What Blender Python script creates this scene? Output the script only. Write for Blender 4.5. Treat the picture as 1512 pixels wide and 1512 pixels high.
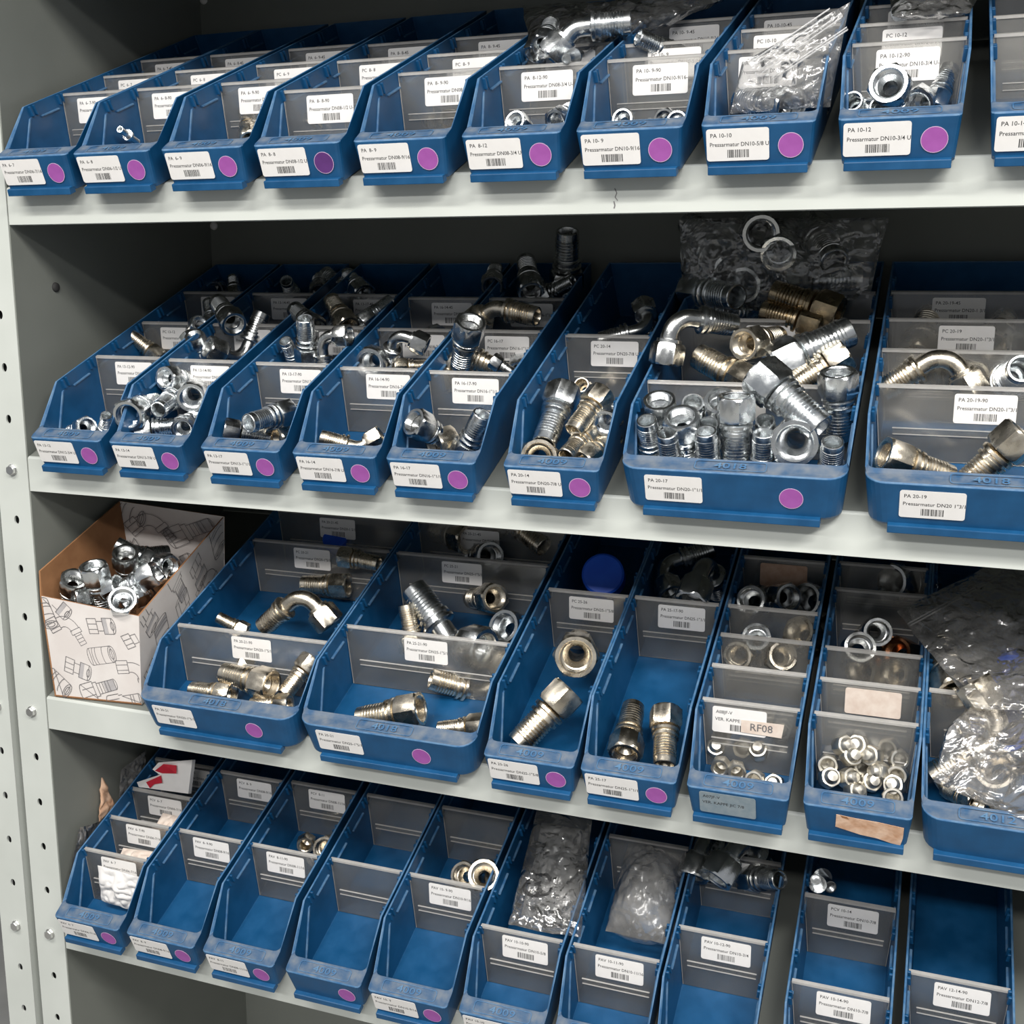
import bpy, bmesh, math, random
from mathutils import Vector, Matrix, Quaternion, noise

for o in list(bpy.data.objects):
    bpy.data.objects.remove(o)
scene = bpy.context.scene
col = scene.collection

# ------------------------------------------------------------------ camera
TILT = math.radians(22.896)              # the shelves slope down towards the front
cam_data = bpy.data.cameras.new('camera')
cam_data.sensor_width = 36.0
cam_data.lens = 40.094
cam_data.clip_start = 0.01
cam = bpy.data.objects.new('camera', cam_data)
cam.matrix_world = Matrix(((0.93872, -0.06976, 0.33754, 0.3783),
                           (0.34466, 0.17930, -0.92145, -0.9918),
                           (0.00375, 0.98132, 0.19236, 1.4140),
                           (0, 0, 0, 1)))
col.objects.link(cam)
scene.camera = cam

# ------------------------------------------------------------------ world, lamps, exposure
world = bpy.data.worlds.new('world')
scene.world = world
world.use_nodes = True
bg = world.node_tree.nodes['Background']
bg.inputs[0].default_value = (0.93, 0.96, 1.0, 1)
bg.inputs[1].default_value = 0.30

def area_lamp(name, loc, target, sx, sy, power, colour):
    d = bpy.data.lights.new(name, 'AREA')
    d.shape = 'RECTANGLE'; d.size = sx; d.size_y = sy
    d.energy = power; d.color = colour
    o = bpy.data.objects.new(name, d)
    o.location = loc
    o.rotation_euler = (Vector(target) - Vector(loc)).to_track_quat('-Z', 'Y').to_euler()
    col.objects.link(o)
    return o
# fluorescent fittings hanging over the aisle in front of the rack
area_lamp('ceiling_lamp', (-0.75, -1.30, 2.70), (-0.75, -1.20, 0.0), 1.5, 0.16, 36, (1.0, 0.97, 0.92))
area_lamp('ceiling_lamp.001', (1.25, -1.45, 2.70), (1.15, -1.25, 0.0), 1.5, 0.16, 66, (1.0, 0.97, 0.92))
area_lamp('ceiling_lamp.002', (0.2, -2.9, 2.75), (0.2, -2.5, 0.0), 2.4, 0.25, 74, (1.0, 0.98, 0.95))

vs = scene.view_settings
vs.view_transform = 'Standard'
vs.look = 'None'
vs.exposure = 0.05
vs.gamma = 1.0
vs.use_curve_mapping = False

# ------------------------------------------------------------------ materials
MATS = {}
def material(name):
    m = bpy.data.materials.new(name)
    m.use_nodes = True
    MATS[name] = m
    nt = m.node_tree
    return m, nt, nt.nodes['Principled BSDF']

def noise_node(nt, scale, detail=3.0, rough=0.55, coord='Object'):
    tc = nt.nodes.new('ShaderNodeTexCoord')
    n = nt.nodes.new('ShaderNodeTexNoise')
    n.inputs['Scale'].default_value = scale
    n.inputs['Detail'].default_value = detail
    n.inputs['Roughness'].default_value = rough
    nt.links.new(tc.outputs[coord], n.inputs['Vector'])
    return n

def ramp(nt, src, stops):
    r = nt.nodes.new('ShaderNodeValToRGB')
    cr = r.color_ramp
    cr.elements[0].position = stops[0][0]; cr.elements[0].color = (*stops[0][1], 1)
    cr.elements[1].position = stops[-1][0]; cr.elements[1].color = (*stops[-1][1], 1)
    for p, c in stops[1:-1]:
        e = cr.elements.new(p); e.color = (*c, 1)
    nt.links.new(src, r.inputs[0])
    return r

def noisy(name, c1, c2, scale, rough, rough2=None, metallic=0.0, bump=0.0, bump_scale=None, lo=0.35, hi=0.65, coord='Object'):
    m, nt, b = material(name)
    n = noise_node(nt, scale, coord=coord)
    r = ramp(nt, n.outputs['Fac'], [(lo, c1), (hi, c2)])
    nt.links.new(r.outputs[0], b.inputs['Base Color'])
    b.inputs['Metallic'].default_value = metallic
    b.inputs['Roughness'].default_value = rough
    if rough2 is not None:
        rr = nt.nodes.new('ShaderNodeMapRange')
        rr.inputs['To Min'].default_value = rough
        rr.inputs['To Max'].default_value = rough2
        rr.inputs['From Min'].default_value = 0.3; rr.inputs['From Max'].default_value = 0.7
        nt.links.new(n.outputs['Fac'], rr.inputs['Value'])
        nt.links.new(rr.outputs[0], b.inputs['Roughness'])
    if bump:
        n2 = noise_node(nt, bump_scale or scale * 6, 2.0, coord=coord)
        bp = nt.nodes.new('ShaderNodeBump')
        bp.inputs['Strength'].default_value = bump
        bp.inputs['Distance'].default_value = 0.001
        nt.links.new(n2.outputs['Fac'], bp.inputs['Height'])
        nt.links.new(bp.outputs[0], b.inputs['Normal'])
    return m

noisy('blue_plastic', (0.0030, 0.060, 0.160), (0.006, 0.080, 0.205), 38, 0.34, 0.5)
noisy('blue_dusty', (0.02, 0.080, 0.18), (0.17, 0.195, 0.225), 55, 0.6, 0.8, lo=0.32, hi=0.72)
noisy('blue_worn_edge', (0.03, 0.12, 0.27), (0.10, 0.20, 0.33), 90, 0.55)
noisy('cap_blue', (0.008, 0.085, 0.62), (0.012, 0.11, 0.70), 40, 0.45)
noisy('paint_light', (0.52, 0.545, 0.51), (0.57, 0.595, 0.56), 9, 0.42, 0.5, bump=0.04, bump_scale=500)
noisy('paint_panel', (0.185, 0.197, 0.178), (0.215, 0.226, 0.204), 6, 0.5, 0.6, bump=0.04, bump_scale=400)
noisy('hole_dark', (0.02, 0.02, 0.02), (0.03, 0.03, 0.03), 20, 0.8)
noisy('paper_white', (0.80, 0.78, 0.76), (0.84, 0.82, 0.80), 60, 0.55)
noisy('paper_grey', (0.20, 0.26, 0.30), (0.26, 0.31, 0.34), 120, 0.4)
noisy('paper_tan', (0.52, 0.29, 0.17), (0.72, 0.50, 0.36), 70, 0.75, bump=0.4, bump_scale=160)
noisy('paper_pinkish', (0.66, 0.54, 0.46), (0.76, 0.66, 0.58), 90, 0.6)
noisy('paper_orange', (0.50, 0.30, 0.20), (0.62, 0.42, 0.31), 90, 0.6)
noisy('ink', (0.02, 0.02, 0.022), (0.035, 0.035, 0.035), 90, 0.6)
noisy('ink_grey', (0.13, 0.125, 0.13), (0.19, 0.18, 0.185), 90, 0.7)
noisy('ink_red', (0.50, 0.012, 0.03), (0.58, 0.02, 0.045), 60, 0.4)
noisy('sticker_purple', (0.335, 0.082, 0.355), (0.38, 0.10, 0.40), 60, 0.4)
noisy('sticker_dark', (0.10, 0.028, 0.16), (0.12, 0.035, 0.19), 60, 0.4)
noisy('cardboard', (0.28, 0.13, 0.055), (0.34, 0.165, 0.072), 40, 0.85)
noisy('box_white', (0.66, 0.61, 0.58), (0.72, 0.68, 0.65), 25, 0.6)
noisy('box_shade_print', (0.40, 0.38, 0.38), (0.47, 0.45, 0.45), 60, 0.6)
noisy('concrete', (0.20, 0.20, 0.19), (0.27, 0.27, 0.26), 5, 0.75)
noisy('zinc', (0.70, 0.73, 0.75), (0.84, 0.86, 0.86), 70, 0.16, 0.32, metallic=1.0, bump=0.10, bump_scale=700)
noisy('zinc_warm', (0.66, 0.59, 0.48), (0.82, 0.75, 0.63), 70, 0.20, 0.36, metallic=1.0, bump=0.10, bump_scale=700)
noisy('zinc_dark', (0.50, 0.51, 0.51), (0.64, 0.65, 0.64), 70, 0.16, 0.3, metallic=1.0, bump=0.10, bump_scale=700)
noisy('brass_dark', (0.34, 0.27, 0.17), (0.46, 0.37, 0.25), 70, 0.2, 0.32, metallic=1.0, bump=0.1, bump_scale=700)
noisy('zinc_soft', (0.58, 0.55, 0.49), (0.74, 0.71, 0.64), 90, 0.36, 0.5, metallic=1.0)
noisy('copper', (0.35, 0.15, 0.07), (0.45, 0.20, 0.10), 70, 0.25, metallic=1.0)
noisy('bolt_zinc', (0.75, 0.75, 0.74), (0.82, 0.82, 0.8), 90, 0.28, metallic=1.0)
noisy('milky_plastic', (0.48, 0.47, 0.46), (0.56, 0.55, 0.53), 50, 0.35)

def clear_plastic(name, tint, solid, opacity, rough, wrinkle=0.0, wscale=30.0, gloss=0.25, dirt=0.25, frost=0.0):
    """thin clear plastic: mostly see-through, a dusty film on it, and a gloss"""
    m = bpy.data.materials.new(name); m.use_nodes = True
    nt = m.node_tree; nt.nodes.clear()
    out = nt.nodes.new('ShaderNodeOutputMaterial')
    tr = nt.nodes.new('ShaderNodeBsdfTransparent'); tr.inputs[0].default_value = (*tint, 1)
    df = nt.nodes.new('ShaderNodeBsdfDiffuse'); df.inputs[0].default_value = (*solid, 1)
    tl = nt.nodes.new('ShaderNodeBsdfTranslucent'); tl.inputs[0].default_value = (*solid, 1)
    both = nt.nodes.new('ShaderNodeMixShader'); both.inputs[0].default_value = 0.4
    gl = nt.nodes.new('ShaderNodeBsdfGlossy'); gl.inputs['Roughness'].default_value = rough
    gl.inputs[0].default_value = (0.9, 0.9, 0.9, 1)
    see = tr
    if frost:
        rf = nt.nodes.new('ShaderNodeBsdfRefraction'); rf.inputs[0].default_value = (*tint, 1)
        rf.inputs['Roughness'].default_value = 0.22; rf.inputs['IOR'].default_value = 1.25
        see = nt.nodes.new('ShaderNodeMixShader'); see.inputs[0].default_value = frost
        nt.links.new(tr.outputs[0], see.inputs[1]); nt.links.new(rf.outputs[0], see.inputs[2])
    n = noise_node(nt, 26, 4.0, 0.65)
    mr = nt.nodes.new('ShaderNodeMapRange')
    mr.inputs['From Min'].default_value = 0.3; mr.inputs['From Max'].default_value = 0.75
    mr.inputs['To Min'].default_value = opacity * (1 - dirt); mr.inputs['To Max'].default_value = opacity * (1 + dirt)
    nt.links.new(n.outputs['Fac'], mr.inputs['Value'])
    m1 = nt.nodes.new('ShaderNodeMixShader')
    nt.links.new(df.outputs[0], both.inputs[1]); nt.links.new(tl.outputs[0], both.inputs[2])
    nt.links.new(mr.outputs[0], m1.inputs[0])
    nt.links.new(see.outputs[0], m1.inputs[1]); nt.links.new(both.outputs[0], m1.inputs[2])
    lw = nt.nodes.new('ShaderNodeFresnel'); lw.inputs['IOR'].default_value = 1.45
    mul = nt.nodes.new('ShaderNodeMath'); mul.operation = 'MULTIPLY'; mul.inputs[1].default_value = gloss * 4
    mul.use_clamp = True
    nt.links.new(lw.outputs[0], mul.inputs[0])
    m2 = nt.nodes.new('ShaderNodeMixShader')
    nt.links.new(mul.outputs[0], m2.inputs[0])
    nt.links.new(m1.outputs[0], m2.inputs[1]); nt.links.new(gl.outputs[0], m2.inputs[2])
    if wrinkle:
        n2 = noise_node(nt, wscale, 2.0, 0.4)
        n2.inputs['Distortion'].default_value = 1.6
        bp = nt.nodes.new('ShaderNodeBump'); bp.inputs['Strength'].default_value = wrinkle
        bp.inputs['Distance'].default_value = 0.01
        nt.links.new(n2.outputs['Fac'], bp.inputs['Height'])
        nt.links.new(bp.outputs[0], gl.inputs['Normal']); nt.links.new(bp.outputs[0], lw.inputs['Normal'])
    nt.links.new(m2.outputs[0], out.inputs[0])
    MATS[name] = m
clear_plastic('clear_divider', (0.94, 0.935, 0.92), (0.66, 0.65, 0.62), 0.14, 0.16, gloss=0.35, frost=0.35)
clear_plastic('divider_edge', (0.9, 0.9, 0.9), (0.80, 0.78, 0.75), 0.6, 0.2)
clear_plastic('bag_film', (0.96, 0.96, 0.96), (0.84, 0.83, 0.81), 0.11, 0.14, wrinkle=0.75, wscale=30, gloss=1.0, dirt=0.8)
clear_plastic('bag_milky', (0.95, 0.95, 0.95), (0.80, 0.79, 0.77), 0.30, 0.2, wrinkle=0.5, wscale=26, gloss=0.5)
clear_plastic('bag_veil', (0.95, 0.95, 0.95), (0.82, 0.81, 0.79), 0.17, 0.14, wrinkle=0.8, wscale=34, gloss=0.9, dirt=0.6)
clear_plastic('bag_white', (0.95, 0.95, 0.95), (0.86, 0.86, 0.85), 0.55, 0.2, wrinkle=0.5, wscale=26, gloss=0.5)
clear_plastic('bag_seam', (0.97, 0.97, 0.97), (0.85, 0.85, 0.84), 0.22, 0.2, gloss=0.5)

# ------------------------------------------------------------------ mesh helpers
class MB:
    """collects faces with materials, built as one mesh object"""
    def __init__(self):
        self.v = []; self.f = []; self.m = []; self.mats = []
    def mi(self, mat):
        if mat not in self.mats: self.mats.append(mat)
        return self.mats.index(mat)
    def add(self, verts, faces, mat):
        o = len(self.v); k = self.mi(mat)
        self.v += [tuple(p) for p in verts]
        self.f += [tuple(i + o for i in f) for f in faces]
        self.m += [k] * len(faces)
        return self
    def poly(self, pts, mat):
        return self.add(pts, [tuple(range(len(pts)))], mat)
    def box(self, x0, x1, y0, y1, z0, z1, mat):
        v = [(x, y, z) for z in (z0, z1) for y in (y0, y1) for x in (x0, x1)]
        f = [(0, 2, 3, 1), (4, 5, 7, 6), (0, 1, 5, 4), (2, 6, 7, 3), (0, 4, 6, 2), (1, 3, 7, 5)]
        return self.add(v, f, mat)
    def hexa(self, c, mat):
        """8 corners: bottom loop 0-3, top loop 4-7"""
        return self.add(c, [(3, 2, 1, 0), (4, 5, 6, 7), (0, 1, 5, 4), (1, 2, 6, 5), (2, 3, 7, 6), (3, 0, 4, 7)], mat)
    def mesh(self, name, smooth=None, fix=False):
        me = bpy.data.meshes.new(name)
        me.from_pydata(self.v, [], self.f)
        for k in self.mats: me.materials.append(MATS[k])
        me.polygons.foreach_set('material_index', self.m)
        if fix:
            bm = bmesh.new(); bm.from_mesh(me)
            bmesh.ops.remove_doubles(bm, verts=bm.verts, dist=1e-6)
            bmesh.ops.recalc_face_normals(bm, faces=bm.faces)
            bm.to_mesh(me); bm.free()
        if smooth is not None:
            me.polygons.foreach_set('use_smooth', [True] * len(me.polygons))
            me.set_sharp_from_angle(angle=math.radians(smooth))
        me.update()
        return me
    def build(self, name, parent=None, smooth=None, fix=False):
        return link(name, self.mesh(name, smooth, fix), parent)

def link(name, me, parent=None):
    o = bpy.data.objects.new(name, me)
    col.objects.link(o)
    if parent is not None: o.parent = parent
    return o

def bevel(o, width, seg=2, ang=35):
    b = o.modifiers.new('bevel', 'BEVEL')
    b.width = width; b.segments = seg; b.limit_method = 'ANGLE'; b.angle_limit = math.radians(ang)
    b.harden_normals = False
    return o

def tag(o, label, cat, group=None):
    o['label'] = label; o['category'] = cat
    if group: o['group'] = group
    return o

def empty(name, loc=(0, 0, 0), quat=None, rx=0.0):
    o = bpy.data.objects.new(name, None)
    o.empty_display_size = 0.02
    o.location = loc
    if quat is not None:
        o.rotation_mode = 'QUATERNION'; o.rotation_quaternion = quat
    else:
        o.rotation_euler = (rx, 0, 0)
    col.objects.link(o)
    return o

def lathe(profile, seg=24):
    """profile: (z, radius, is_hex, chamfer_radius)"""
    v = []; f = []
    for z, r, hx, rc in profile:
        for k in range(seg):
            t = 2 * math.pi * k / seg
            rr = r
            if hx:
                d = (t + math.pi / 6) % (math.pi / 3) - math.pi / 6
                rr = r / math.cos(d)
                if rc: rr = min(rr, rc)
            v.append((rr * math.cos(t), rr * math.sin(t), z))
    n = len(profile)
    for i in range(n - 1):
        for k in range(seg):
            a = i * seg + k; b = i * seg + (k + 1) % seg
            f.append((a, a + seg, b + seg, b))
    return v, f

TEXT = {}
def text_mesh(s):
    """(verts, faces, width) of a string set at unit size"""
    if s not in TEXT:
        c = bpy.data.curves.new('print', 'FONT')
        c.body = s; c.size = 1.0; c.resolution_u = 2; c.offset = 0.008
        o = bpy.data.objects.new('print', c)
        me = o.to_mesh()
        vv = [tuple(p.co) for p in me.vertices]; ff = [tuple(p.vertices) for p in me.polygons]
        o.to_mesh_clear()
        bpy.data.objects.remove(o); bpy.data.curves.remove(c)
        w = max((p[0] for p in vv), default=1.0)
        TEXT[s] = (vv, ff, w)
    return TEXT[s]

def put_text(mb, s, x, y, size, z, mat, fit=None, xs=1.0):
    vv, ff, w = text_mesh(s)
    sx = size * xs
    if fit and w * sx > fit: sx = fit / w
    mb.add([(x + p[0] * sx, y + p[1] * size, z) for p in vv], ff, mat)

def rounded(w, h, r, n=4):
    pts = []
    for cx, cy, a0 in ((w / 2 - r, h / 2 - r, 0), (-w / 2 + r, h / 2 - r, 90), (-w / 2 + r, -h / 2 + r, 180), (w / 2 - r, -h / 2 + r, 270)):
        for k in range(n):
            a = math.radians(a0 + 90 * k / (n - 1))
            pts.append((cx + r * math.cos(a), cy + r * math.sin(a)))
    return pts

def slab(mb, pts, z0, z1, mat):
    n = len(pts)
    mb.add([(x, y, z0) for x, y in pts] + [(x, y, z1) for x, y in pts],
           [tuple(range(n, 2 * n)), tuple(range(n - 1, -1, -1))] + [(i, (i + 1) % n, n + (i + 1) % n, n + i) for i in range(n)], mat)

LW, LH = 0.0510, 0.0262
def label_mesh(code, line, paper='paper_white', bars=True):
    mb = MB()
    slab(mb, rounded(LW, LH, 0.0022), 0.0, 0.0003, paper)
    if code: put_text(mb, code, -LW / 2 + 0.0032, 0.0062, 0.0047, 0.00036, 'ink', xs=1.0)
    if line: put_text(mb, line, -LW / 2 + 0.0026, -0.0012, 0.0047, 0.00036, 'ink', fit=0.0482)
    if bars:
        rnd = random.Random(code)
        x = -0.0085
        while x < 0.0095:
            w = rnd.choice((0.0003, 0.0005, 0.0008))
            mb.poly([(x, -0.0105, 0.00036), (x + w, -0.0105, 0.00036), (x + w, -0.0040, 0.00036), (x, -0.0040, 0.00036)], 'ink')
            x += w + rnd.choice((0.0003, 0.0005, 0.0007))
    return mb

# ------------------------------------------------------------------ shelf frames
ORG = {0: (-0.00487, 1.80345), 1: (-0.00487, 1.51153), 2: (-0.00527, 1.21962), 3: (-0.00771, 0.93468), 4: (-0.00771, 0.64974)}
CA, SA = math.cos(TILT), math.sin(TILT)
def shelf_pt(s, x, v, w):
    return Vector((x, ORG[s][0] + v * CA - w * SA, ORG[s][1] + v * SA + w * CA))

# ------------------------------------------------------------------ the setting
XL, XR = -0.5693, 0.80
YF, YB = 0.0117, 0.3830
mb = MB()
mb.poly([(-6, -6, 0), (6, -6, 0), (6, 3, 0), (-6, 3, 0)], 'concrete')
fl = mb.build('floor'); fl['kind'] = 'structure'

# rack: uprights, sloping shelves, panels
rack = empty('shelving_rack', (XL, YF, 0.0))
tag(rack, 'light grey steel rack with sloping shelves, perforated upright and dark panels', 'shelving')
def rk(o):
    o.parent = rack; o.matrix_parent_inverse = Matrix.Translation((-XL, -YF, 0)); return o

Z_TOP = 2.10
HOLE0, HOLE_PITCH = 0.7491, 0.05765
def upright(x0, x1, bolts, flange_left):
    """angle section: a front face with punched holes, a return flange"""
    mb = MB(); bolt_pos = []
    cx = -0.5915 if x0 > -0.62 else -0.6440
    z0 = 0.0
    k0 = int(math.ceil((0.03 - HOLE0) / HOLE_PITCH))
    cells = []
    k = k0
    while HOLE0 + k * HOLE_PITCH < Z_TOP - 0.03:
        cells.append(k); k += 1
    prev = z0
    N = 16
    for k in cells:
        zc = HOLE0 + k * HOLE_PITCH
        a, b = zc - 0.014, zc + 0.014
        mb.poly([(x0, YF, prev), (x1, YF, prev), (x1, YF, a), (x0, YF, a)], 'paint_light')
        prev = b
        if k in bolts:
            mb.poly([(x0, YF, a), (x1, YF, a), (x1, YF, b), (x0, YF, b)], 'paint_light')
            bolt_pos.append((cx, zc)); continue
        ring = []; outer = []
        for i in range(N):
            t = 2 * math.pi * i / N
            c, s = math.cos(t), math.sin(t)
            ring.append((cx + 0.0036 * c, zc + 0.0050 * s))
            m = 1.0 / max(abs(c), abs(s))
            ux, uz = c * m, s * m
            outer.append((cx + (ux * (x1 - cx) if ux > 0 else ux * (cx - x0)), zc + uz * 0.014))
        vs_ = [(x, YF, z) for x, z in ring] + [(x, YF, z) for x, z in outer] + [(x, YF + 0.002, z) for x, z in ring]
        fs = []
        for i in range(N):
            j = (i + 1) % N
            fs.append((i, N + i, N + j, j)); fs.append((i, j, 2 * N + j, 2 * N + i))
        mb.add(vs_, fs, 'paint_light')
        mb.poly([(cx - 0.008, YF + 0.008, zc - 0.009), (cx + 0.008, YF + 0.008, zc - 0.009), (cx + 0.008, YF + 0.008, zc + 0.009), (cx - 0.008, YF + 0.008, zc + 0.009)], 'hole_dark')  # dark backing added behind the hole, stands in for the shade inside
    mb.poly([(x0, YF, prev), (x1, YF, prev), (x1, YF, Z_TOP), (x0, YF, Z_TOP)], 'paint_light')
    xr = x0 if flange_left else x1
    xi = xr + (0.002 if flange_left else -0.002)
    mb.box(min(xr, xi), max(xr, xi), YF + 0.0005, YF + 0.04, 0, Z_TOP, 'paint_light')
    xe = x1 if flange_left else x0
    mb.box(min(xe, xe + (-0.0015 if flange_left else 0.0015)), max(xe, xe + (-0.0015 if flange_left else 0.0015)), YF + 0.0005, YF + 0.008, 0, Z_TOP, 'paint_light')
    return mb, bolt_pos

def bolt_mesh():
    v, f = lathe([(0, 0.0001, 0, 0), (0, 0.0065, 0, 0), (0.0012, 0.0066, 0, 0), (0.0012, 0.0052, 1, 0.0058), (0.0045, 0.0052, 1, 0.0058), (0.0052, 0.0046, 1, 0.005), (0.0052, 0.0001, 0, 0)], 24)
    mb = MB(); mb.add([(x, -z, y) for x, y, z in v], f, 'bolt_zinc')
    return mb.mesh('bolt', 40)
BOLT = bolt_mesh()
mbu, bp = upright(-0.6143, -0.5705, (3, 8, 13, -2), True)
up = rk(mbu.build('upright_post', rack)); up['label'] = 'light grey perforated upright post'
for x, z in bp:
    b = link('bolt', BOLT, up); b.location = (x, YF, z)
# the neighbouring rack's upright
nb = empty('neighbouring_rack_upright', (-0.65, YF, 0))
tag(nb, 'light grey perforated upright of the next rack at the left edge', 'upright')
mbu, bp = upright(-0.6690, -0.6262, (3, 8, 13, -2), False)
pu = mbu.build('post', nb); pu.matrix_parent_inverse = Matrix.Translation((0.65, -YF, 0))
for x, z in bp:
    b = link('bolt', BOLT, pu); b.location = (x, YF, z)
# the right-hand upright, outside the frame
mb = MB(); mb.box(XR, XR + 0.04, YF, YF + 0.04, 0, Z_TOP, 'paint_light')
rk(mb.build('upright_post', rack))
# panels
mb = MB(); mb.box(XL - 0.0015, XL, YF + 0.001, YB + 0.002, 0.02, Z_TOP, 'paint_panel')
sp = rk(mb.build('side_panel', rack)); sp['label'] = 'dark grey-green side panel'
mb = MB(); mb.box(XR, XR + 0.0015, YF + 0.001, YB + 0.002, 0.02, Z_TOP, 'paint_panel')
rk(mb.build('side_panel', rack))
mb = MB(); mb.box(XL, XR, YB, YB + 0.0015, 0.02, Z_TOP, 'paint_panel')
bpnl = rk(mb.build('back_panel', rack)); bpnl['label'] = 'dark grey back panel'
# rivets along the back corner, a bolt in the side panel
def stud(name, parent, loc, r, mat, axis):
    v, f = lathe([(0, r, 0, 0), (r * 0.4, r * 0.9, 0, 0), (r * 0.6, r * 0.5, 0, 0), (r * 0.62, 0.00005, 0, 0)], 14)
    mb = MB()
    if axis == 'x': mb.add([(z, x, y) for x, y, z in v], f, mat)
    else: mb.add([(x, -z, y) for x, y, z in v], f, mat)
    o = mb.build(name, parent, 60); o.location = loc
    return o
for z in (1.788, 1.497, 1.206, 0.92):
    stud('rivet', bpnl, (XL + 0.006, YB - 0.0002, z), 0.0058, 'paper_white', 'y')
stud('bolt', sp, (XL + 0.0002, 0.075, 1.4135), 0.0055, 'hole_dark', 'x')
# shelves: tilted sheet, vertical front lip with a folded lower edge
def shelf(s):
    mb = MB()
    v0 = (YF - ORG[s][0]) / CA
    a = shelf_pt(s, 0, v0, -0.0004)
    zt = a.z; zb = zt - 0.0388
    b = shelf_pt(s, 0, (YB - 0.003 - ORG[s][0]) / CA, -0.0004)
    x0, x1 = XL + 0.0006, XR - 0.0006
    t = 0.0014
    prof = [(YF, zb), (YF, zt - 0.002), (YF + 0.0008, zt - 0.0004), (YF + 0.0025, zt + 0.0007), (b.y, b.z), (b.y, b.z - t), (YF + 0.004, zt - t), (YF + t, zt - 0.004), (YF + t, zb + t), (YF + 0.014, zb + t), (YF + 0.014, zb)]
    n = len(prof)
    vv = [(x0, y, z) for y, z in prof] + [(x1, y, z) for y, z in prof]
    quads = [(i, n + i, n + (i + 1) % n, (i + 1) % n) for i in range(n)]
    mb.add(vv, [q for i, q in enumerate(quads) if i not in (3, 4, 5)] + [tuple(range(n)), tuple(range(2 * n - 1, n - 1, -1))], 'paint_light')
    mb.add(vv, [quads[i] for i in (3, 4, 5)], 'paint_panel')      # sheet coloured dark to paint in the shade between the bins
    o = mb.build('shelf', rack, None, True); rk(o)
    o['label'] = 'light grey sloping shelf with a deep front lip'
    return o
for s in range(5): shelf(s)

# ------------------------------------------------------------------ storage bins
HR, YS, H, YBK, TW = 0.0372, 0.0667, 0.0704, 0.4120, 0.0024
KFL = 0.095
LEAN = 0.35
def hw(w, W, hr): return W / 2 + (w - hr) * KFL

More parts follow.
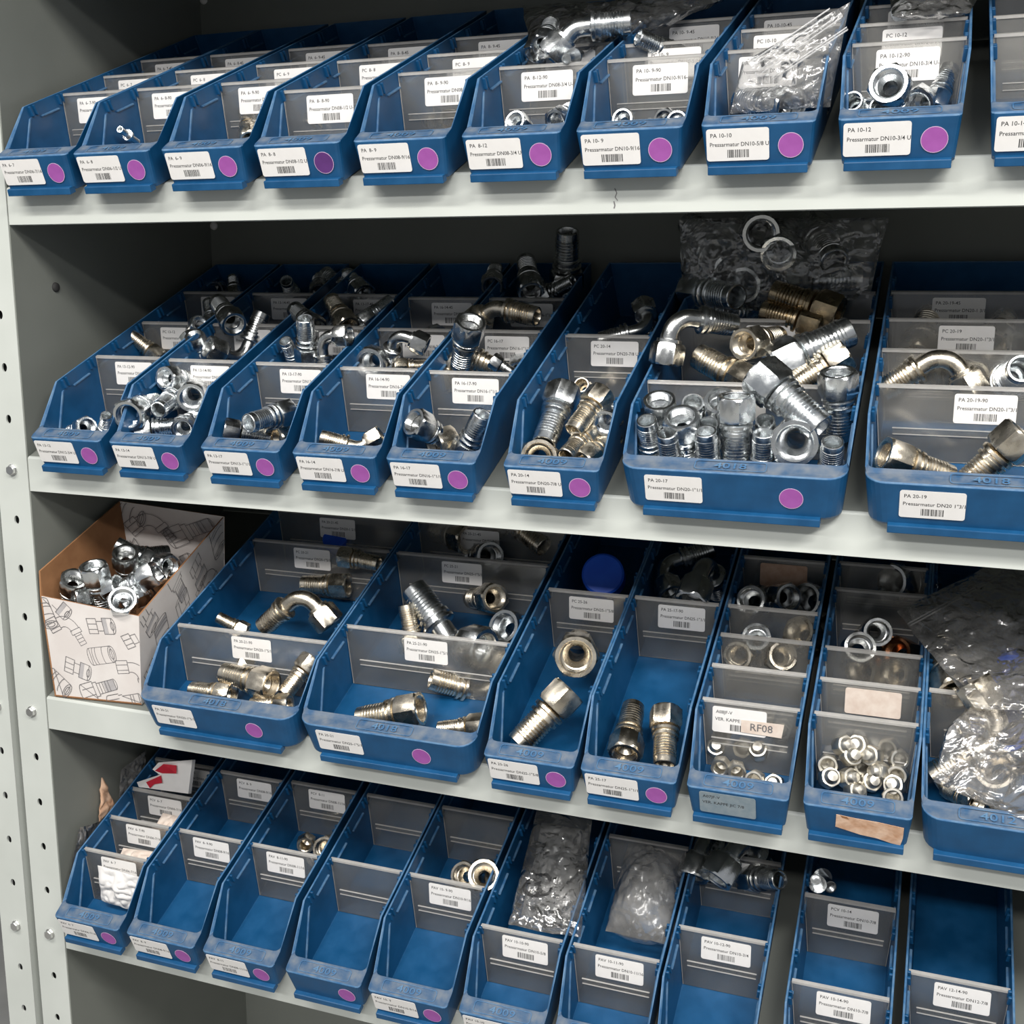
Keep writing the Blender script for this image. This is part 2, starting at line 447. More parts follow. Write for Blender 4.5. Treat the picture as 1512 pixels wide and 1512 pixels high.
def bin_body(W, wide):
    hr = HR + (0.006 if wide else 0.0)
    rc = 0.017 if wide else 0.0045
    mb = MB()
    def loop(w, dv):
        """points from the left side round the front to the right side"""
        h = hw(w, W, hr); n = 7 if wide else 4
        L = []
        for i in range(n):
            t = math.radians(90 * i / (n - 1))
            L.append((-h + rc * (1 - math.cos(t)), dv + rc * (1 - math.sin(t)), w))
        return L + [(-x, v, z) for x, v, z in reversed(L)], h
    A, hA = loop(0.0, 0.003); A0, _ = loop(0.0035, 0.0005); B, hB = loop(hr - 0.0012, 0.0); B1, _ = loop(hr, 0.0012)
    n = len(A)
    for lo, hi in ((A, A0), (A0, B)):
        mb.add(lo + hi, [(i, i + 1, n + i + 1, n + i) for i in range(n - 1)], 'blue_plastic')
    mb.add(B + B1, [(i, i + 1, n + i + 1, n + i) for i in range(n - 1)], 'blue_worn_edge')
    vl = 0.0185; wl_ = hr + 0.0025
    hC = hw(wl_, W, hr); hD = hw(H, W, hr); tf = 0.0028
    C = [(-hC, vl, wl_), (hC, vl, wl_)]
    D = [(-hD, YS, H), (hD, YS, H)]; E = [(-hD, YBK, H), (hD, YBK, H)]; F = [(-hA, YBK, 0), (hA, YBK, 0)]
    def inn(w, v, s): return (s * (hw(w, W, hr) - TW), v, w)
    ci = hC - TW
    # ledge: outer curved front edge to the inner edge, inner corners rounded
    inner = []
    for sgn in (-1, 1):
        pts = []
        for i in range(4):
            t = math.radians(90 * i / 3)
            rr = 0.006
            pts.append((sgn * (ci - rr * (1 - math.cos(t))), vl + rr * (1 - math.sin(t)), wl_))
        inner.append(pts)
    li, ri = inner
    led = li + list(reversed(ri))          # left side -> inner edge -> right side
    m = len(led)
    mb.poly(B1 + [C[1]] + [(x, v, z) for x, v, z in reversed(led)] + [C[0]], 'blue_dusty')
    # inner front wall below the ledge
    low = [(x * (ci - 0.003) / ci, v + 0.001, tf) for x, v, z in led]
    mb.add(led + low, [(i, m + i, m + i + 1, i + 1) for i in range(m - 1)], 'blue_plastic')
    # bottom, floor
    mb.poly(list(reversed(A)) + [F[0], F[1]], 'blue_plastic')
    vb = YBK - TW
    fl_ = [inn(tf, vb, 1), inn(tf, vb, -1)]
    mb.poly(low[::1] + [fl_[0], fl_[1]], 'blue_plastic')
    # sides
    for sgn, k in ((-1, 0), (1, 1)):
        a = A[0] if k == 0 else A[-1]; a0 = A0[0] if k == 0 else A0[-1]; b = B[0] if k == 0 else B[-1]; b1 = B1[0] if k == 0 else B1[-1]
        mb.poly([a, a0, b, b1, C[k], D[k], E[k], F[k]], 'blue_plastic')
        cI = led[0] if k == 0 else led[-1]; lw_ = low[0] if k == 0 else low[-1]
        dI = inn(H, YS + 0.001, sgn); eI = inn(H, vb, sgn); fI = inn(tf, vb, sgn)
        mb.poly([cI, dI, eI, fI, lw_], 'blue_plastic')
        mb.poly([C[k], D[k], dI, cI], 'blue_worn_edge')
        mb.poly([D[k], E[k], eI, dI], 'blue_worn_edge')
    mb.poly([E[0], E[1], F[1], F[0]], 'blue_plastic')
    mb.poly([inn(H, vb, -1), inn(H, vb, 1), inn(tf, vb, 1), inn(tf, vb, -1)], 'blue_plastic')
    mb.poly([E[0], E[1], inn(H, vb, 1), inn(H, vb, -1)], 'blue_worn_edge')
    # front strip at the foot
    wf = W * (0.44 if not wide else 0.395)
    mb.hexa([(-wf, -0.0055, -0.0028), (wf, -0.0055, -0.0028), (wf, 0.004, -0.0028), (-wf, 0.004, -0.0028),
             (-wf, -0.0045, 0.0042), (wf, -0.0045, 0.0042), (wf, 0.004, 0.0042), (-wf, 0.004, 0.0042)], 'blue_plastic')
    # divider slots inside: hooks at the rim, rails between them, one upright rib
    for sgn in (-1, 1):
        def xi(w): return sgn * (hw(w, W, hr) - TW)
        def bar(v0, v1, w0, w1, d, mat='blue_plastic'):
            a0 = xi(w0); a1 = xi(w1)
            e = sgn * 0.0008
            mb.hexa([(a0 + e, v0, w0), (a0 - sgn * d, v0, w0), (a0 - sgn * d, v1, w0), (a0 + e, v1, w0),
                     (a1 + e, v0, w1), (a1 - sgn * d, v0, w1), (a1 - sgn * d, v1, w1), (a1 + e, v1, w1)], mat)
        c = []
        for v_, w_ in ((0.0240, 0.0060), (0.0675, 0.0580)):
            a_ = xi(w_); e_ = sgn * 0.0008
            c += [(a_ + e_, v_, w_), (a_ - sgn * 0.0014, v_, w_), (a_ - sgn * 0.0014, v_ + 0.0032, w_), (a_ + e_, v_ + 0.0032, w_)]
        mb.hexa(c, 'blue_worn_edge')
        for k in range(7):
            v = 0.0765 + 0.0478 * k
            if v > 0.39: break
            bar(v - 0.004, v - 0.0012, 0.0585, 0.0690, 0.0030)
            bar(v + 0.0028, v + 0.0056, 0.0585, 0.0690, 0.0030)
            bar(v + 0.0100, min(v + 0.0400, 0.405), 0.0545, 0.0565, 0.0022, 'blue_worn_edge')
    me = mb.mesh('body', None, True)
    return me

BODY = {}
def body_for(W, wide):
    if (W, wide) not in BODY: BODY[(W, wide)] = bin_body(W, wide)
    return BODY[(W, wide)]

NUM = {}
def number_mesh(s):
    if s not in NUM:
        mb = MB()
        vv, ff, w = text_mesh(s)
        sz = 0.0105
        mb.add([((p[0] - w / 2) * sz * 1.35, p[1] * sz, 0.0004) for p in vv], ff, 'blue_worn_edge')
        fr = rounded(0.062, 0.0125, 0.003); fi = rounded(0.0605, 0.011, 0.0025); n = len(fr)
        mb.add([(x, y + 0.0036, 0.0003) for x, y in fr] + [(x, y + 0.0036, 0.0003) for x, y in fi],
               [(i, (i + 1) % n, n + (i + 1) % n, n + i) for i in range(n)], 'blue_worn_edge')
        NUM[s] = mb.mesh('moulded_number')
    return NUM[s]

DIV = {}
def divider_mesh(W, wide):
    key = (W, wide)
    if key in DIV: return DIV[key]
    hr = HR + (0.006 if wide else 0.0)
    mb = MB()
    top = H - 0.0025; bot = 0.0036
    def pt(sx, w, d): # d = offset towards the front
        h = hw(w, W, hr) - TW - 0.0010
        return (sx * h, -LEAN * (top - w) - d, w)
    def plate(w0, w1, d0, d1, mat, inset=0.0):
        c = []
        for w in (w0, w1):
            for sx, d in ((-1, d1), (1, d1), (1, d0), (-1, d0)):
                x, v, z = pt(sx, w, d)
                c.append((x - sx * inset, v, z))
        mb.hexa(c, mat)
    plate(bot, top - 0.002, 0.0, 0.0012, 'clear_divider')
    plate(top - 0.0022, top, -0.0012, 0.0024, 'divider_edge')
    ins = 0.006 if not wide else 0.012
    plate(0.0262, 0.0268, 0.0012, 0.0024, 'divider_edge', ins)
    plate(0.0314, 0.0320, 0.0012, 0.0024, 'divider_edge', ins)
    plate(0.0268, 0.0314, 0.00121, 0.0017, 'clear_divider', ins)
    for sx in (-1, 1):          # bright cut edges at the sides
        c = []
        for w in (bot, top - 0.002):
            x, v, z = pt(sx, w, 0.0)
            c += [(x, v - 0.0013, z), (x + sx * 0.0006, v - 0.0013, z), (x + sx * 0.0006, v + 0.0001, z), (x, v + 0.0001, z)]
        mb.hexa(c, 'divider_edge')
    DIV[key] = mb.mesh('divider', None, True)
    return DIV[key]

STICK = {}
def sticker_mesh(mat, r=0.0099):
    if mat not in STICK:
        mb = MB()
        ring = [(r * 1.03 * math.cos(2 * math.pi * i / 28), r * 1.03 * math.sin(2 * math.pi * i / 28)) for i in range(28)]
        slab(mb, ring, 0.0, 0.0002, 'sticker_rim')
        mb.poly([(x / 1.05, y / 1.05, 0.00024) for x, y in ring], mat)
        STICK[mat] = mb.mesh('round_sticker')
    return STICK[mat]
noisy('sticker_rim', (0.62, 0.42, 0.62), (0.66, 0.46, 0.66), 60, 0.4)

def face_front(o, x, v, w, lean=0.0):
    """stand a flat child up on a front-facing plane of the bin"""
    o.location = (x, v, w)
    o.rotation_euler = (math.radians(90) - lean, 0, 0)
    return o

def make_bin(s, X, W, num, label, group, front, dot, divs, wide=False, label_x=None, dot_x=None):
    p = shelf_pt(s, X + W / 2, 0, 0)
    root = empty('storage_bin', p, rx=TILT)
    tag(root, label, 'storage bin', group)
    hr = HR + (0.006 if wide else 0)
    b = link('body', body_for(W, wide), root)
    bevel(b, 0.0007, 2, 40)
    if num:
        n = link('moulded_number', number_mesh(num), root)
        n.location = (0, 0.0058, hr + 0.0010); n.rotation_euler = (math.atan2(0.0025, 0.0175), 0, 0)
    if front:
        code, line, paper, bars = (front + ('paper_white', True))[:4] if len(front) == 2 else front
        lab = label_mesh(code, line, paper, bars).build('label', root)
        lx = label_x if label_x is not None else (0.0046 + LW / 2)
        face_front(lab, -W / 2 + lx, -0.0002, hr * 0.555)
    if dot:
        d = link('round_sticker', sticker_mesh(dot), root)
        dx = dot_x if dot_x is not None else 0.0728
        face_front(d, -W / 2 + dx, -0.0002, hr * 0.50)
    for dv in divs:
        v = dv[0]
        o = link('divider', divider_mesh(W, wide), root)
        o.location = (0, v, 0)
        if len(dv) > 1 and dv[1] is not None:
            code, line = dv[1], dv[2]
            paper = dv[4] if len(dv) > 4 else 'paper_white'
            l = label_mesh(code, line, paper, paper == 'paper_white').build('divider_label', o)
            off = dv[3] if len(dv) > 3 else 0.010
            wc = 0.0500
            l.rotation_euler = (math.radians(90) - math.atan(LEAN), 0, 0)
            l.location = (off, -LEAN * (H - 0.0025 - wc) - 0.0016, wc)
    return root

BINS = [
    (1, -0.553, 0.092, '4009', 'leftmost blue bin on the top shelf, labelled PA 6-7', ('PA  6- 7', 'Pressarmatur DN06-7/16'), 'sticker_purple', [(0.131, 'PA  6- 7-90', 'Pressarmatur DN06-7/16-', 0.0), (0.209, 'PC  6- 7', 'Pressarmatur DN06-7/16', 0.0), (0.285, 'PA  6- 7-45', 'Pressarmatur DN06-7/16', 0.0)], {}),
    (1, -0.4534, 0.092, '4009', 'blue bin PA 6-8 on the top shelf holding two thin tubes', ('PA  6- 8', 'Pressarmatur DN06-1/2 U'), 'sticker_purple', [(0.131, 'PA  6- 8-90', 'Pressarmatur DN06-1/2 U-', 0.0), (0.209, 'PC  6- 8', 'Pressarmatur DN06-1/2 U', 0.0), (0.285, 'PA  6- 8-45', 'Pressarmatur DN06-1/2 U', 0.0)], {}),
    (1, -0.3468, 0.092, '4009', 'blue bin PA 6-9 on the top shelf, third from the left', ('PA  6- 9', 'Pressarmatur DN06-9/16'), 'sticker_purple', [(0.131, 'PA  6- 9-90', 'Pressarmatur DN06-9/16-', 0.002), (0.209, 'PC  6- 9', 'Pressarmatur DN06-9/16', 0.002), (0.285, 'PA  6- 9-45', 'Pressarmatur DN06-9/16', 0.002)], {}),
    (1, -0.2417, 0.092, '4009', 'blue bin PA 8-8 on the top shelf with a dark purple sticker', ('PA  8- 8', 'Pressarmatur DN08-1/2 U'), 'sticker_dark', [(0.078, 'PA  8- 8-90', 'Pressarmatur DN08-1/2 U-', 0.006), (0.2, 'PC  8- 8', 'Pressarmatur DN08-1/2 U', 0.006), (0.276, 'PA  8- 8-45', 'Pressarmatur DN08-1/2 U', 0.006)], {}),
    (1, -0.1355, 0.092, '4009', 'blue bin PA 8-9 on the top shelf, fifth from the left', ('PA  8- 9', 'Pressarmatur DN08-9/16'), 'sticker_purple', [(0.122, 'PA  8- 9-90', 'Pressarmatur DN08-9/16-', 0.008), (0.198, 'PC  8- 9', 'Pressarmatur DN08-9/16', 0.008), (0.276, 'PA  8- 9-45', 'Pressarmatur DN08-9/16', 0.008)], {}),
    (1, -0.0282, 0.092, '4009', 'blue bin PA 8-12 on the top shelf under a clear bag of fittings', ('PA  8-12', 'Pressarmatur DN08-3/4 U'), 'sticker_purple', [(0.119, 'PA  8-12-90', 'Pressarmatur DN08-3/4 U-', 0.002), (0.198, 'PC  8-12', 'Pressarmatur DN08-3/4 U', 0.002), (0.276, 'PA  8-12-45', 'Pressarmatur DN08-3/4 U', 0.002)], {}),
    (1, 0.0779, 0.092, '4009', 'blue bin PA 10-9 on the top shelf, left of the zip bag', ('PA 10- 9', 'Pressarmatur DN10-9/16'), 'sticker_purple', [(0.119, 'PA 10- 9-90', 'Pressarmatur DN10-9/16-', 0.004), (0.18, 'PC 10- 9', 'Pressarmatur DN10-9/16', 0.004), (0.276, 'PA 10- 9-45', 'Pressarmatur DN10-9/16', 0.004)], {}),
    (1, 0.1853, 0.092, '4009', 'blue bin PA 10-10 on the top shelf with a zip bag standing in it', ('PA 10-10', 'Pressarmatur DN10-5/8 U'), 'sticker_purple', [(0.124, 'PA 10-10-90', 'Pressarmatur DN10-5/8 U-', -0.008), (0.209, 'PC 10-10', 'Pressarmatur DN10-5/8 U', -0.008), (0.276, 'PA 10-10-45', 'Pressarmatur DN10-5/8 U', -0.008)], {}),
    (1, 0.2943, 0.092, '4009', 'blue bin PA 10-12 on the top shelf with a large open nut in front', ('PA 10-12', 'Pressarmatur DN10-3/4 U'), 'sticker_purple', [(0.118, 'PA 10-12-90', 'Pressarmatur DN10-3/4 U-', 0.0), (0.196, 'PC 10-12', 'Pressarmatur DN10-3/4 U', 0.0), (0.276, 'PA 10-12-45', 'Pressarmatur DN10-3/4 U', 0.0)], {}),
    (1, 0.4061, 0.092, '4009', 'blue bin on the top shelf cut off by the right edge', ('PA 10-14', 'Pressarmatur DN10-7/8 U'), 'sticker_purple', [(0.12, 'PA 10-14-90', 'Pressarmatur DN10-7/8 U-', 0.01), (0.19, 'PC 10-14', 'Pressarmatur DN10-7/8 U', 0.01), (0.276, 'PA 10-14-45', 'Pressarmatur DN10-7/8 U', 0.01)], {}),
    (2, -0.535, 0.092, '4009', 'leftmost blue bin on the second shelf, labelled PA 13-12', ('PA 13-12', 'Pressarmatur DN13-3/4 U'), 'sticker_purple', [(0.138, 'PA 13-12-90', 'Pressarmatur DN13-3/4 U-', 0.006), (0.232, 'PC 13-12', 'Pressarmatur DN13-3/4 U', 0.006), (0.325, 'PA 13-12-45', 'Pressarmatur DN13-3/4 U', 0.006)], {}),
    (2, -0.4318, 0.092, '4009', 'blue bin PA 13-14 on the second shelf heaped with silver nuts', ('PA 13-14', 'Pressarmatur DN13-7/8 U'), 'sticker_purple', [(0.135, 'PA 13-14-90', 'Pressarmatur DN13-7/8 U-', 0.008), (0.23, 'PC 13-14', 'Pressarmatur DN13-7/8 U', 0.008), (0.322, 'PA 13-14-45', 'Pressarmatur DN13-7/8 U', 0.008)], {}),
    (2, -0.3177, 0.092, '4009', 'blue bin PA 13-17 on the second shelf, third from the left', ('PA 13-17', 'Pressarmatur DN13-1"1/1'), 'sticker_purple', [(0.133, 'PA 13-17-90', 'Pressarmatur DN13-1"1/1-', 0.01), (0.228, 'PC 13-17', 'Pressarmatur DN13-1"1/1', 0.01), (0.32, 'PA 13-17-45', 'Pressarmatur DN13-1"1/1', 0.01)], {}),
    (2, -0.2107, 0.092, '4009', 'blue bin PA 16-14 on the second shelf with a yellowish elbow in front', ('PA 16-14', 'Pressarmatur DN16-7/8 U'), 'sticker_purple', [(0.128, 'PA 16-14-90', 'Pressarmatur DN16-7/8 U-', 0.01), (0.225, 'PC 16-14', 'Pressarmatur DN16-7/8 U', 0.01), (0.3125, 'PA 16-14-45', 'Pressarmatur DN16-7/8 U', 0.01)], {}),
    (2, -0.1077, 0.092, '4009', 'blue bin PA 16-17 on the second shelf with a tall upright tail behind', ('PA 16-17', 'Pressarmatur DN16-1"1/1'), 'sticker_purple', [(0.1255, 'PA 16-17-90', 'Pressarmatur DN16-1"1/1-', 0.006), (0.225, 'PC 16-17', 'Pressarmatur DN16-1"1/1', 0.006), (0.312, 'PA 16-17-45', 'Pressarmatur DN16-1"1/1', 0.006)], {}),
    (2, 0.0122, 0.092, '4009', 'blue bin PA 20-14 on the second shelf with a single divider', ('PA 20-14', 'Pressarmatur DN20-7/8 U'), 'sticker_purple', [(0.218, 'PC 20-14', 'Pressarmatur DN20-7/8 U', 0.008)], {}),
    (2, 0.1229, 0.195, '4018', 'wide blue bin PA 20-17 heaped with silver fittings, second shelf', ('PA 20-17', 'Pressarmatur DN20-1"1/1'), 'sticker_purple', [(0.1195, 'PA 20-17-90', 'Pressarmatur DN20-1"1/1', -0.01), (0.262, 'PC 20-17', 'Pressarmatur DN20-1"1/1', 0.0), (0.334, 'PA 20-17-45', 'Pressarmatur DN20-1"1/1', -0.02)], {'wide': True, 'label_x': 0.0485, 'dot_x': 0.15}),
    (2, 0.3312, 0.195, '4018', 'wide blue bin PA 20-19 at the right edge of the second shelf', ('PA 20-19', 'Pressarmatur DN20 1"3/1'), None, [(0.1265, 'PA 20-19-90', 'Pressarmatur DN20-1"3/1', -0.005), (0.199, None, None), (0.268, 'PC 20-19', 'Pressarmatur DN20-1"3/1', -0.022), (0.336, 'PA 20-19-45', 'Pressarmatur DN20-1 3/1', -0.03)], {'wide': True, 'label_x': 0.0545}),
    (3, -0.4135, 0.195, '4018', 'wide blue bin PA 20-21 beside the cardboard box on the third shelf', ('PA 20-21', 'Pressarmatur DN20-1"5/1'), 'sticker_purple', [(0.0995, 'PA 20-21-90', 'Pressarmatur DN20-1"5/1', 0.0), (0.272, 'PC 20-21', 'Pressarmatur DN20-1"5/1', -0.012), (0.34, 'PA 20-21-45', 'Pressarmatur DN20-1 5/1', -0.01)], {'wide': True, 'label_x': 0.0455, 'dot_x': 0.145}),
    (3, -0.2125, 0.195, '4018', 'wide blue bin PA 25-21 in the middle of the third shelf', ('PA 25-21', 'Pressarmatur DN25-1"5/1'), 'sticker_purple', [(0.1306, 'PA 25-21-90', 'Pressarmatur DN25-1"5/1', 0.0), (0.272, 'PC 25-21', 'Pressarmatur DN25-1"5/1', -0.012), (0.34, 'PA 25-21-45', 'Pressarmatur DN25-1 5/1', -0.014)], {'wide': True, 'label_x': 0.0465, 'dot_x': 0.138}),
    (3, -0.0065, 0.092, '4009', 'blue bin PA 25-26 on the third shelf with a round blue cap behind', ('PA 25-26', 'Pressarmatur DN25-1"5/8'), 'sticker_purple', [(0.23, 'PC 25-26', 'Pressarmatur DN25-1"5/8', 0.004)], {}),
    (3, 0.0918, 0.092, '4009', 'blue bin PA 25-17 on the third shelf with two brassy fittings', ('PA 25-17', 'Pressarmatur DN25-1"1/1'), 'sticker_purple', [(0.231, 'PA 25-17-90', 'Pressarmatur DN25-1"1/1', 0.006)], {}),
    (3, 0.1932, 0.092, '4009', 'blue bin on the third shelf with a worn grey A07JF-V label', ('A07JF-V', 'VER. KAPPE JIC 7/8', 'paper_grey', False), None, [(0.086, 'A08JF-V', 'VER. KAPPE JIC 08', -0.01), (0.136,), (0.184,), (0.232,), (0.322, '', ' ', 0.0, 'paper_orange')], {'label_x': 0.0375}),
    (3, 0.2972, 0.092, '4009', 'blue bin on the third shelf with a torn brown paper label', None, None, [(0.086,), (0.134, '', '', 0.004, 'paper_pinkish'), (0.181,), (0.278,), (0.325,)], {}),
    (3, 0.3951, 0.122, '4012', 'blue bin 4012 at the right edge of the third shelf under a big clear bag', None, None, [(0.136,)], {'wide': True}),
    (4, -0.5525, 0.092, '4009', 'leftmost blue bin of the bottom row with red and white packets', ('PAV  6- 7', 'Pressarmatur DN06-7/16'), 'sticker_purple', [(0.078, 'PAV  6- 7', 'Pressarmatur DN06-7/16', 0.004), (0.13, 'PAV  6- 7-90', 'Pressarmatur DN06-7/16', 0.004), (0.178, 'PCV  6- 7', 'Pressarmatur DN06-7/16', 0.004), (0.232, 'PAV  6- 7-45', 'Pressarmatur DN06-7/16', 0.014)], {}),
    (4, -0.4495, 0.092, '4009', 'blue bin PAV 8-9 in the bottom row, second from the left', ('PAV  8- 9', 'Pressarmatur DN08-9/16'), 'sticker_purple', [(0.13, 'PAV  8- 9-90', 'Pressarmatur DN08-9/16', 0.0), (0.229, 'PCV  8- 9', 'Pressarmatur DN08-9/16', 0.004)], {}),
    (4, -0.346, 0.092, '4009', 'blue bin PAV 8-11 in the bottom row, third from the left', ('PAV  8-11', 'Pressarmatur DN08-11/16'), 'sticker_purple', [(0.13, 'PAV  8-11-90', 'Pressarmatur DN08-11/16', 0.0), (0.232, 'PCV  8-11', 'Pressarmatur DN08-11/16', 0.004)], {}),
    (4, -0.2395, 0.092, '4009', 'blue bin of the bottom row with two blank dividers and nothing in it', None, 'sticker_purple', [(0.131,), (0.232,)], {}),
    (4, -0.139, 0.092, '4009', 'fifth blue bin of the bottom row with loose rings inside', ('PAV 10- 9', 'Pressarmatur DN10-9/16'), 'sticker_purple', [(0.131, 'PAV 10- 9-90', 'Pressarmatur DN10-9/16', 0.004), (0.233,)], {}),
    (4, -0.0345, 0.092, '4009', 'blue bin of the bottom row holding a clear bag with a recycling mark', ('PAV 10-10', 'Pressarmatur DN10-5/8'), 'sticker_purple', [(0.085, 'PAV 10-10-90', 'Pressarmatur DN10-5/8', 0.004)], {}),
    (4, 0.0685, 0.092, '4009', 'blue bin of the bottom row holding a rolled plastic bag', ('PAV 10-11', 'Pressarmatur DN10-11/16'), 'sticker_purple', [(0.085, 'PAV 10-11-90', 'Pressarmatur DN10-11/16', 0.004), (0.233,)], {}),
    (4, 0.17, 0.092, '4009', 'blue bin of the bottom row with the divider label PCV 10-11', ('PAV 10-12', 'Pressarmatur DN10-3/4'), 'sticker_purple', [(0.131, 'PAV 10-12-90', 'Pressarmatur DN10-3/4', 0.004), (0.233, 'PCV 10-11', 'Pressarmatur DN10-11/16', 0.0)], {}),
    (4, 0.397, 0.092, '4009', 'rightmost blue bin of the bottom row, with two empty compartments', ('PAV 12-14', 'Pressarmatur DN12-7/8'), 'sticker_purple', [(0.131, 'PAV 12-14-90', 'Pressarmatur DN12-7/8', 0.004)], {}),
    (4, 0.29, 0.092, '4009', 'blue bin of the bottom row with the divider label PCV 10-14', ('PAV 10-14', 'Pressarmatur DN10-7/8'), 'sticker_purple', [(0.095, 'PAV 10-14-90', 'Pressarmatur DN10-7/8', 0.004), (0.2, 'PCV 10-14', 'Pressarmatur DN10-7/8', 0.004)], {}),
]
ROW = {1: "blue storage bins on the top shelf", 2: "blue storage bins on the second shelf", 3: "blue storage bins on the third shelf", 4: "blue storage bins of the bottom row"}
for s, X, W, num, lab, front, dot, divs, kw in BINS:
    make_bin(s, X, W, num, lab, ROW[s], front, dot, divs, **kw)


# ------------------------------------------------------------------ hydraulic hose fittings
def nut_profile():
    P = [(0.0265, 0.0072, 0, 0), (0.0165, 0.0072, 0, 0), (0.0105, 0.0118, 0, 0), (0.0100, 0.0136, 0, 0)]
    z = 0.0096
    while z > 0.0025:
        P += [(z, 0.0137, 0, 0), (z - 0.0007, 0.0128, 0, 0)]; z -= 0.0014
    P += [(0.0012, 0.0138, 0, 0), (0.0, 0.0147, 0, 0), (0.0, 0.0178, 1, 0.0180), (0.0020, 0.0180, 1, 0.0205), (0.0225, 0.0180, 1, 0.0206), (0.0260, 0.0172, 1, 0.0178), (0.0265, 0.0150, 0, 0), (0.0265, 0.0072, 0, 0)]
    return P
def tail_profile(z0=0.0, collar=True):
    P = [(z0 - 0.002, 0.0072, 0, 0), (z0 - 0.002, 0.0095, 0, 0)]
    if collar:
        P += [(z0, 0.0160, 0, 0), (z0 + 0.0008, 0.0170, 0, 0), (z0 + 0.0040, 0.0170, 0, 0), (z0 + 0.0048, 0.0160, 0, 0), (z0 + 0.0052, 0.0138, 0, 0), (z0 + 0.0078, 0.0138, 0, 0), (z0 + 0.0080, 0.0160, 0, 0), (z0 + 0.0112, 0.0160, 0, 0), (z0 + 0.0118, 0.0136, 0, 0)]
    z = z0 + 0.0130
    for i in range(7):
        P += [(z, 0.0126, 0, 0), (z + 0.0009, 0.0139, 0, 0), (z + 0.0028, 0.0139, 0, 0), (z + 0.0033, 0.0126, 0, 0)]; z += 0.0035
    P += [(z + 0.0005, 0.0134, 0, 0), (z + 0.0082, 0.0132, 0, 0), (z + 0.0090, 0.0125, 0, 0), (z + 0.0090, 0.0108, 0, 0), (z + 0.0080, 0.0102, 0, 0), (z0 + 0.0060, 0.0100, 0, 0), (z0 + 0.0040, 0.0072, 0, 0), (z0 - 0.002, 0.0072, 0, 0)]
    return P
def sweep(path, r, seg=16):
    v = []; f = []
    for i, (p, d) in enumerate(path):
        d = Vector(d); s = Vector((0, 1, 0)); u = s.cross(d).normalized()
        for k in range(seg):
            t = 2 * math.pi * k / seg
            v.append(tuple(Vector(p) + u * (r * math.cos(t)) + s * (r * math.sin(t))))
    for i in range(len(path) - 1):
        for k in range(seg):
            a = i * seg + k; b = i * seg + (k + 1) % seg
            f.append((a, b, b + seg, a + seg))
    return v, f
def elbow_path(ang):
    R, z0 = 0.024, 0.034
    path = [((0, 0, 0.022), (0, 0, 1)), ((0, 0, z0), (0, 0, 1))]
    n = 10
    for i in range(1, n + 1):
        t = math.radians(ang) * i / n
        path.append(((R * (1 - math.cos(t)), 0, z0 + R * math.sin(t)), (math.sin(t), 0, math.cos(t))))
    p, d = path[-1]
    q = Vector(p) + Vector(d) * 0.010
    path.append((tuple(q), d))
    return path, q, Vector(d)
FM = {}
def part_mesh(kind, part, mat):
    key = (kind, part, mat)
    if key in FM: return FM[key]
    mb = MB()
    if part == 'hex_nut':
        v, f = lathe(nut_profile()); mb.add(v, f, mat)
    elif part == 'hose_tail':
        if kind == 'S':
            v, f = lathe(tail_profile(0.0285)); mb.add(v, f, mat)
        else:
            _, q, d = elbow_path(90 if kind == 'E9' else 45)
            M = d.to_track_quat('Z', 'Y').to_matrix()
            v, f = lathe(tail_profile(0.0))
            mb.add([tuple(q + M @ Vector(p)) for p in v], f, mat)
    elif part == 'bent_tube':
        path, q, d = elbow_path(90 if kind == 'E9' else 45)
        v, f = sweep(path, 0.0108); mb.add(v, f, mat)
        v, f = lathe([(0.0255, 0.010, 0, 0), (0.0265, 0.0150, 0, 0), (0.0300, 0.0150, 0, 0), (0.0310, 0.010, 0, 0)]); mb.add(v, f, mat)
    elif part == 'cap':
        v, f = lathe([(0.0128, 0.0001, 0, 0), (0.0100, 0.0045, 0, 0), (0.0005, 0.0048, 0, 0), (0.0, 0.0055, 0, 0), (0, 0.0068, 1, 0.0070), (0.0012, 0.0070, 1, 0.0079), (0.0085, 0.0070, 1, 0.0080), (0.0098, 0.0066, 1, 0.0070), (0.0100, 0.0055, 0, 0), (0.0125, 0.0050, 0, 0), (0.0140, 0.0036, 0, 0), (0.0145, 0.0001, 0, 0)], 24)
        mb.add(v, f, mat)
    elif part == 'stub':
        v, f = lathe([(0.004, 0.0001, 0, 0), (0.004, 0.0034, 0, 0), (0.0, 0.0036, 0, 0), (0, 0.0046, 0, 0), (0.022, 0.0046, 0, 0), (0.022, 0.0078, 0, 0), (0.026, 0.0078, 0, 0), (0.026, 0.0046, 0, 0), (0.045, 0.0046, 0, 0), (0.045, 0.0036, 0, 0), (0.040, 0.0034, 0, 0), (0.040, 0.0001, 0, 0)], 16)
        mb.add(v, f, mat)
    elif part == 'plastic_cap':
        v, f = lathe([(0, 0.0001, 0, 0), (0, 0.0190, 0, 0), (0.0015, 0.0210, 0, 0), (0.024, 0.0212, 0, 0), (0.0255, 0.0200, 0, 0), (0.0255, 0.0001, 0, 0)], 32)
        mb.add(v, f, mat)
    FM[key] = mb.mesh(part, 32, True)
    return FM[key]
PARTS = {'S': ('hex_nut', 'hose_tail'), 'E9': ('hex_nut', 'bent_tube', 'hose_tail'), 'E4': ('hex_nut', 'bent_tube', 'hose_tail')}
NAMES = {'S': 'hose_fitting', 'E9': 'elbow_hose_fitting', 'E4': 'elbow_hose_fitting', 'N': 'hex_nut', 'C': 'cap_nut', 'T': 'tube_stub', 'B': 'blue_plastic_cap'}
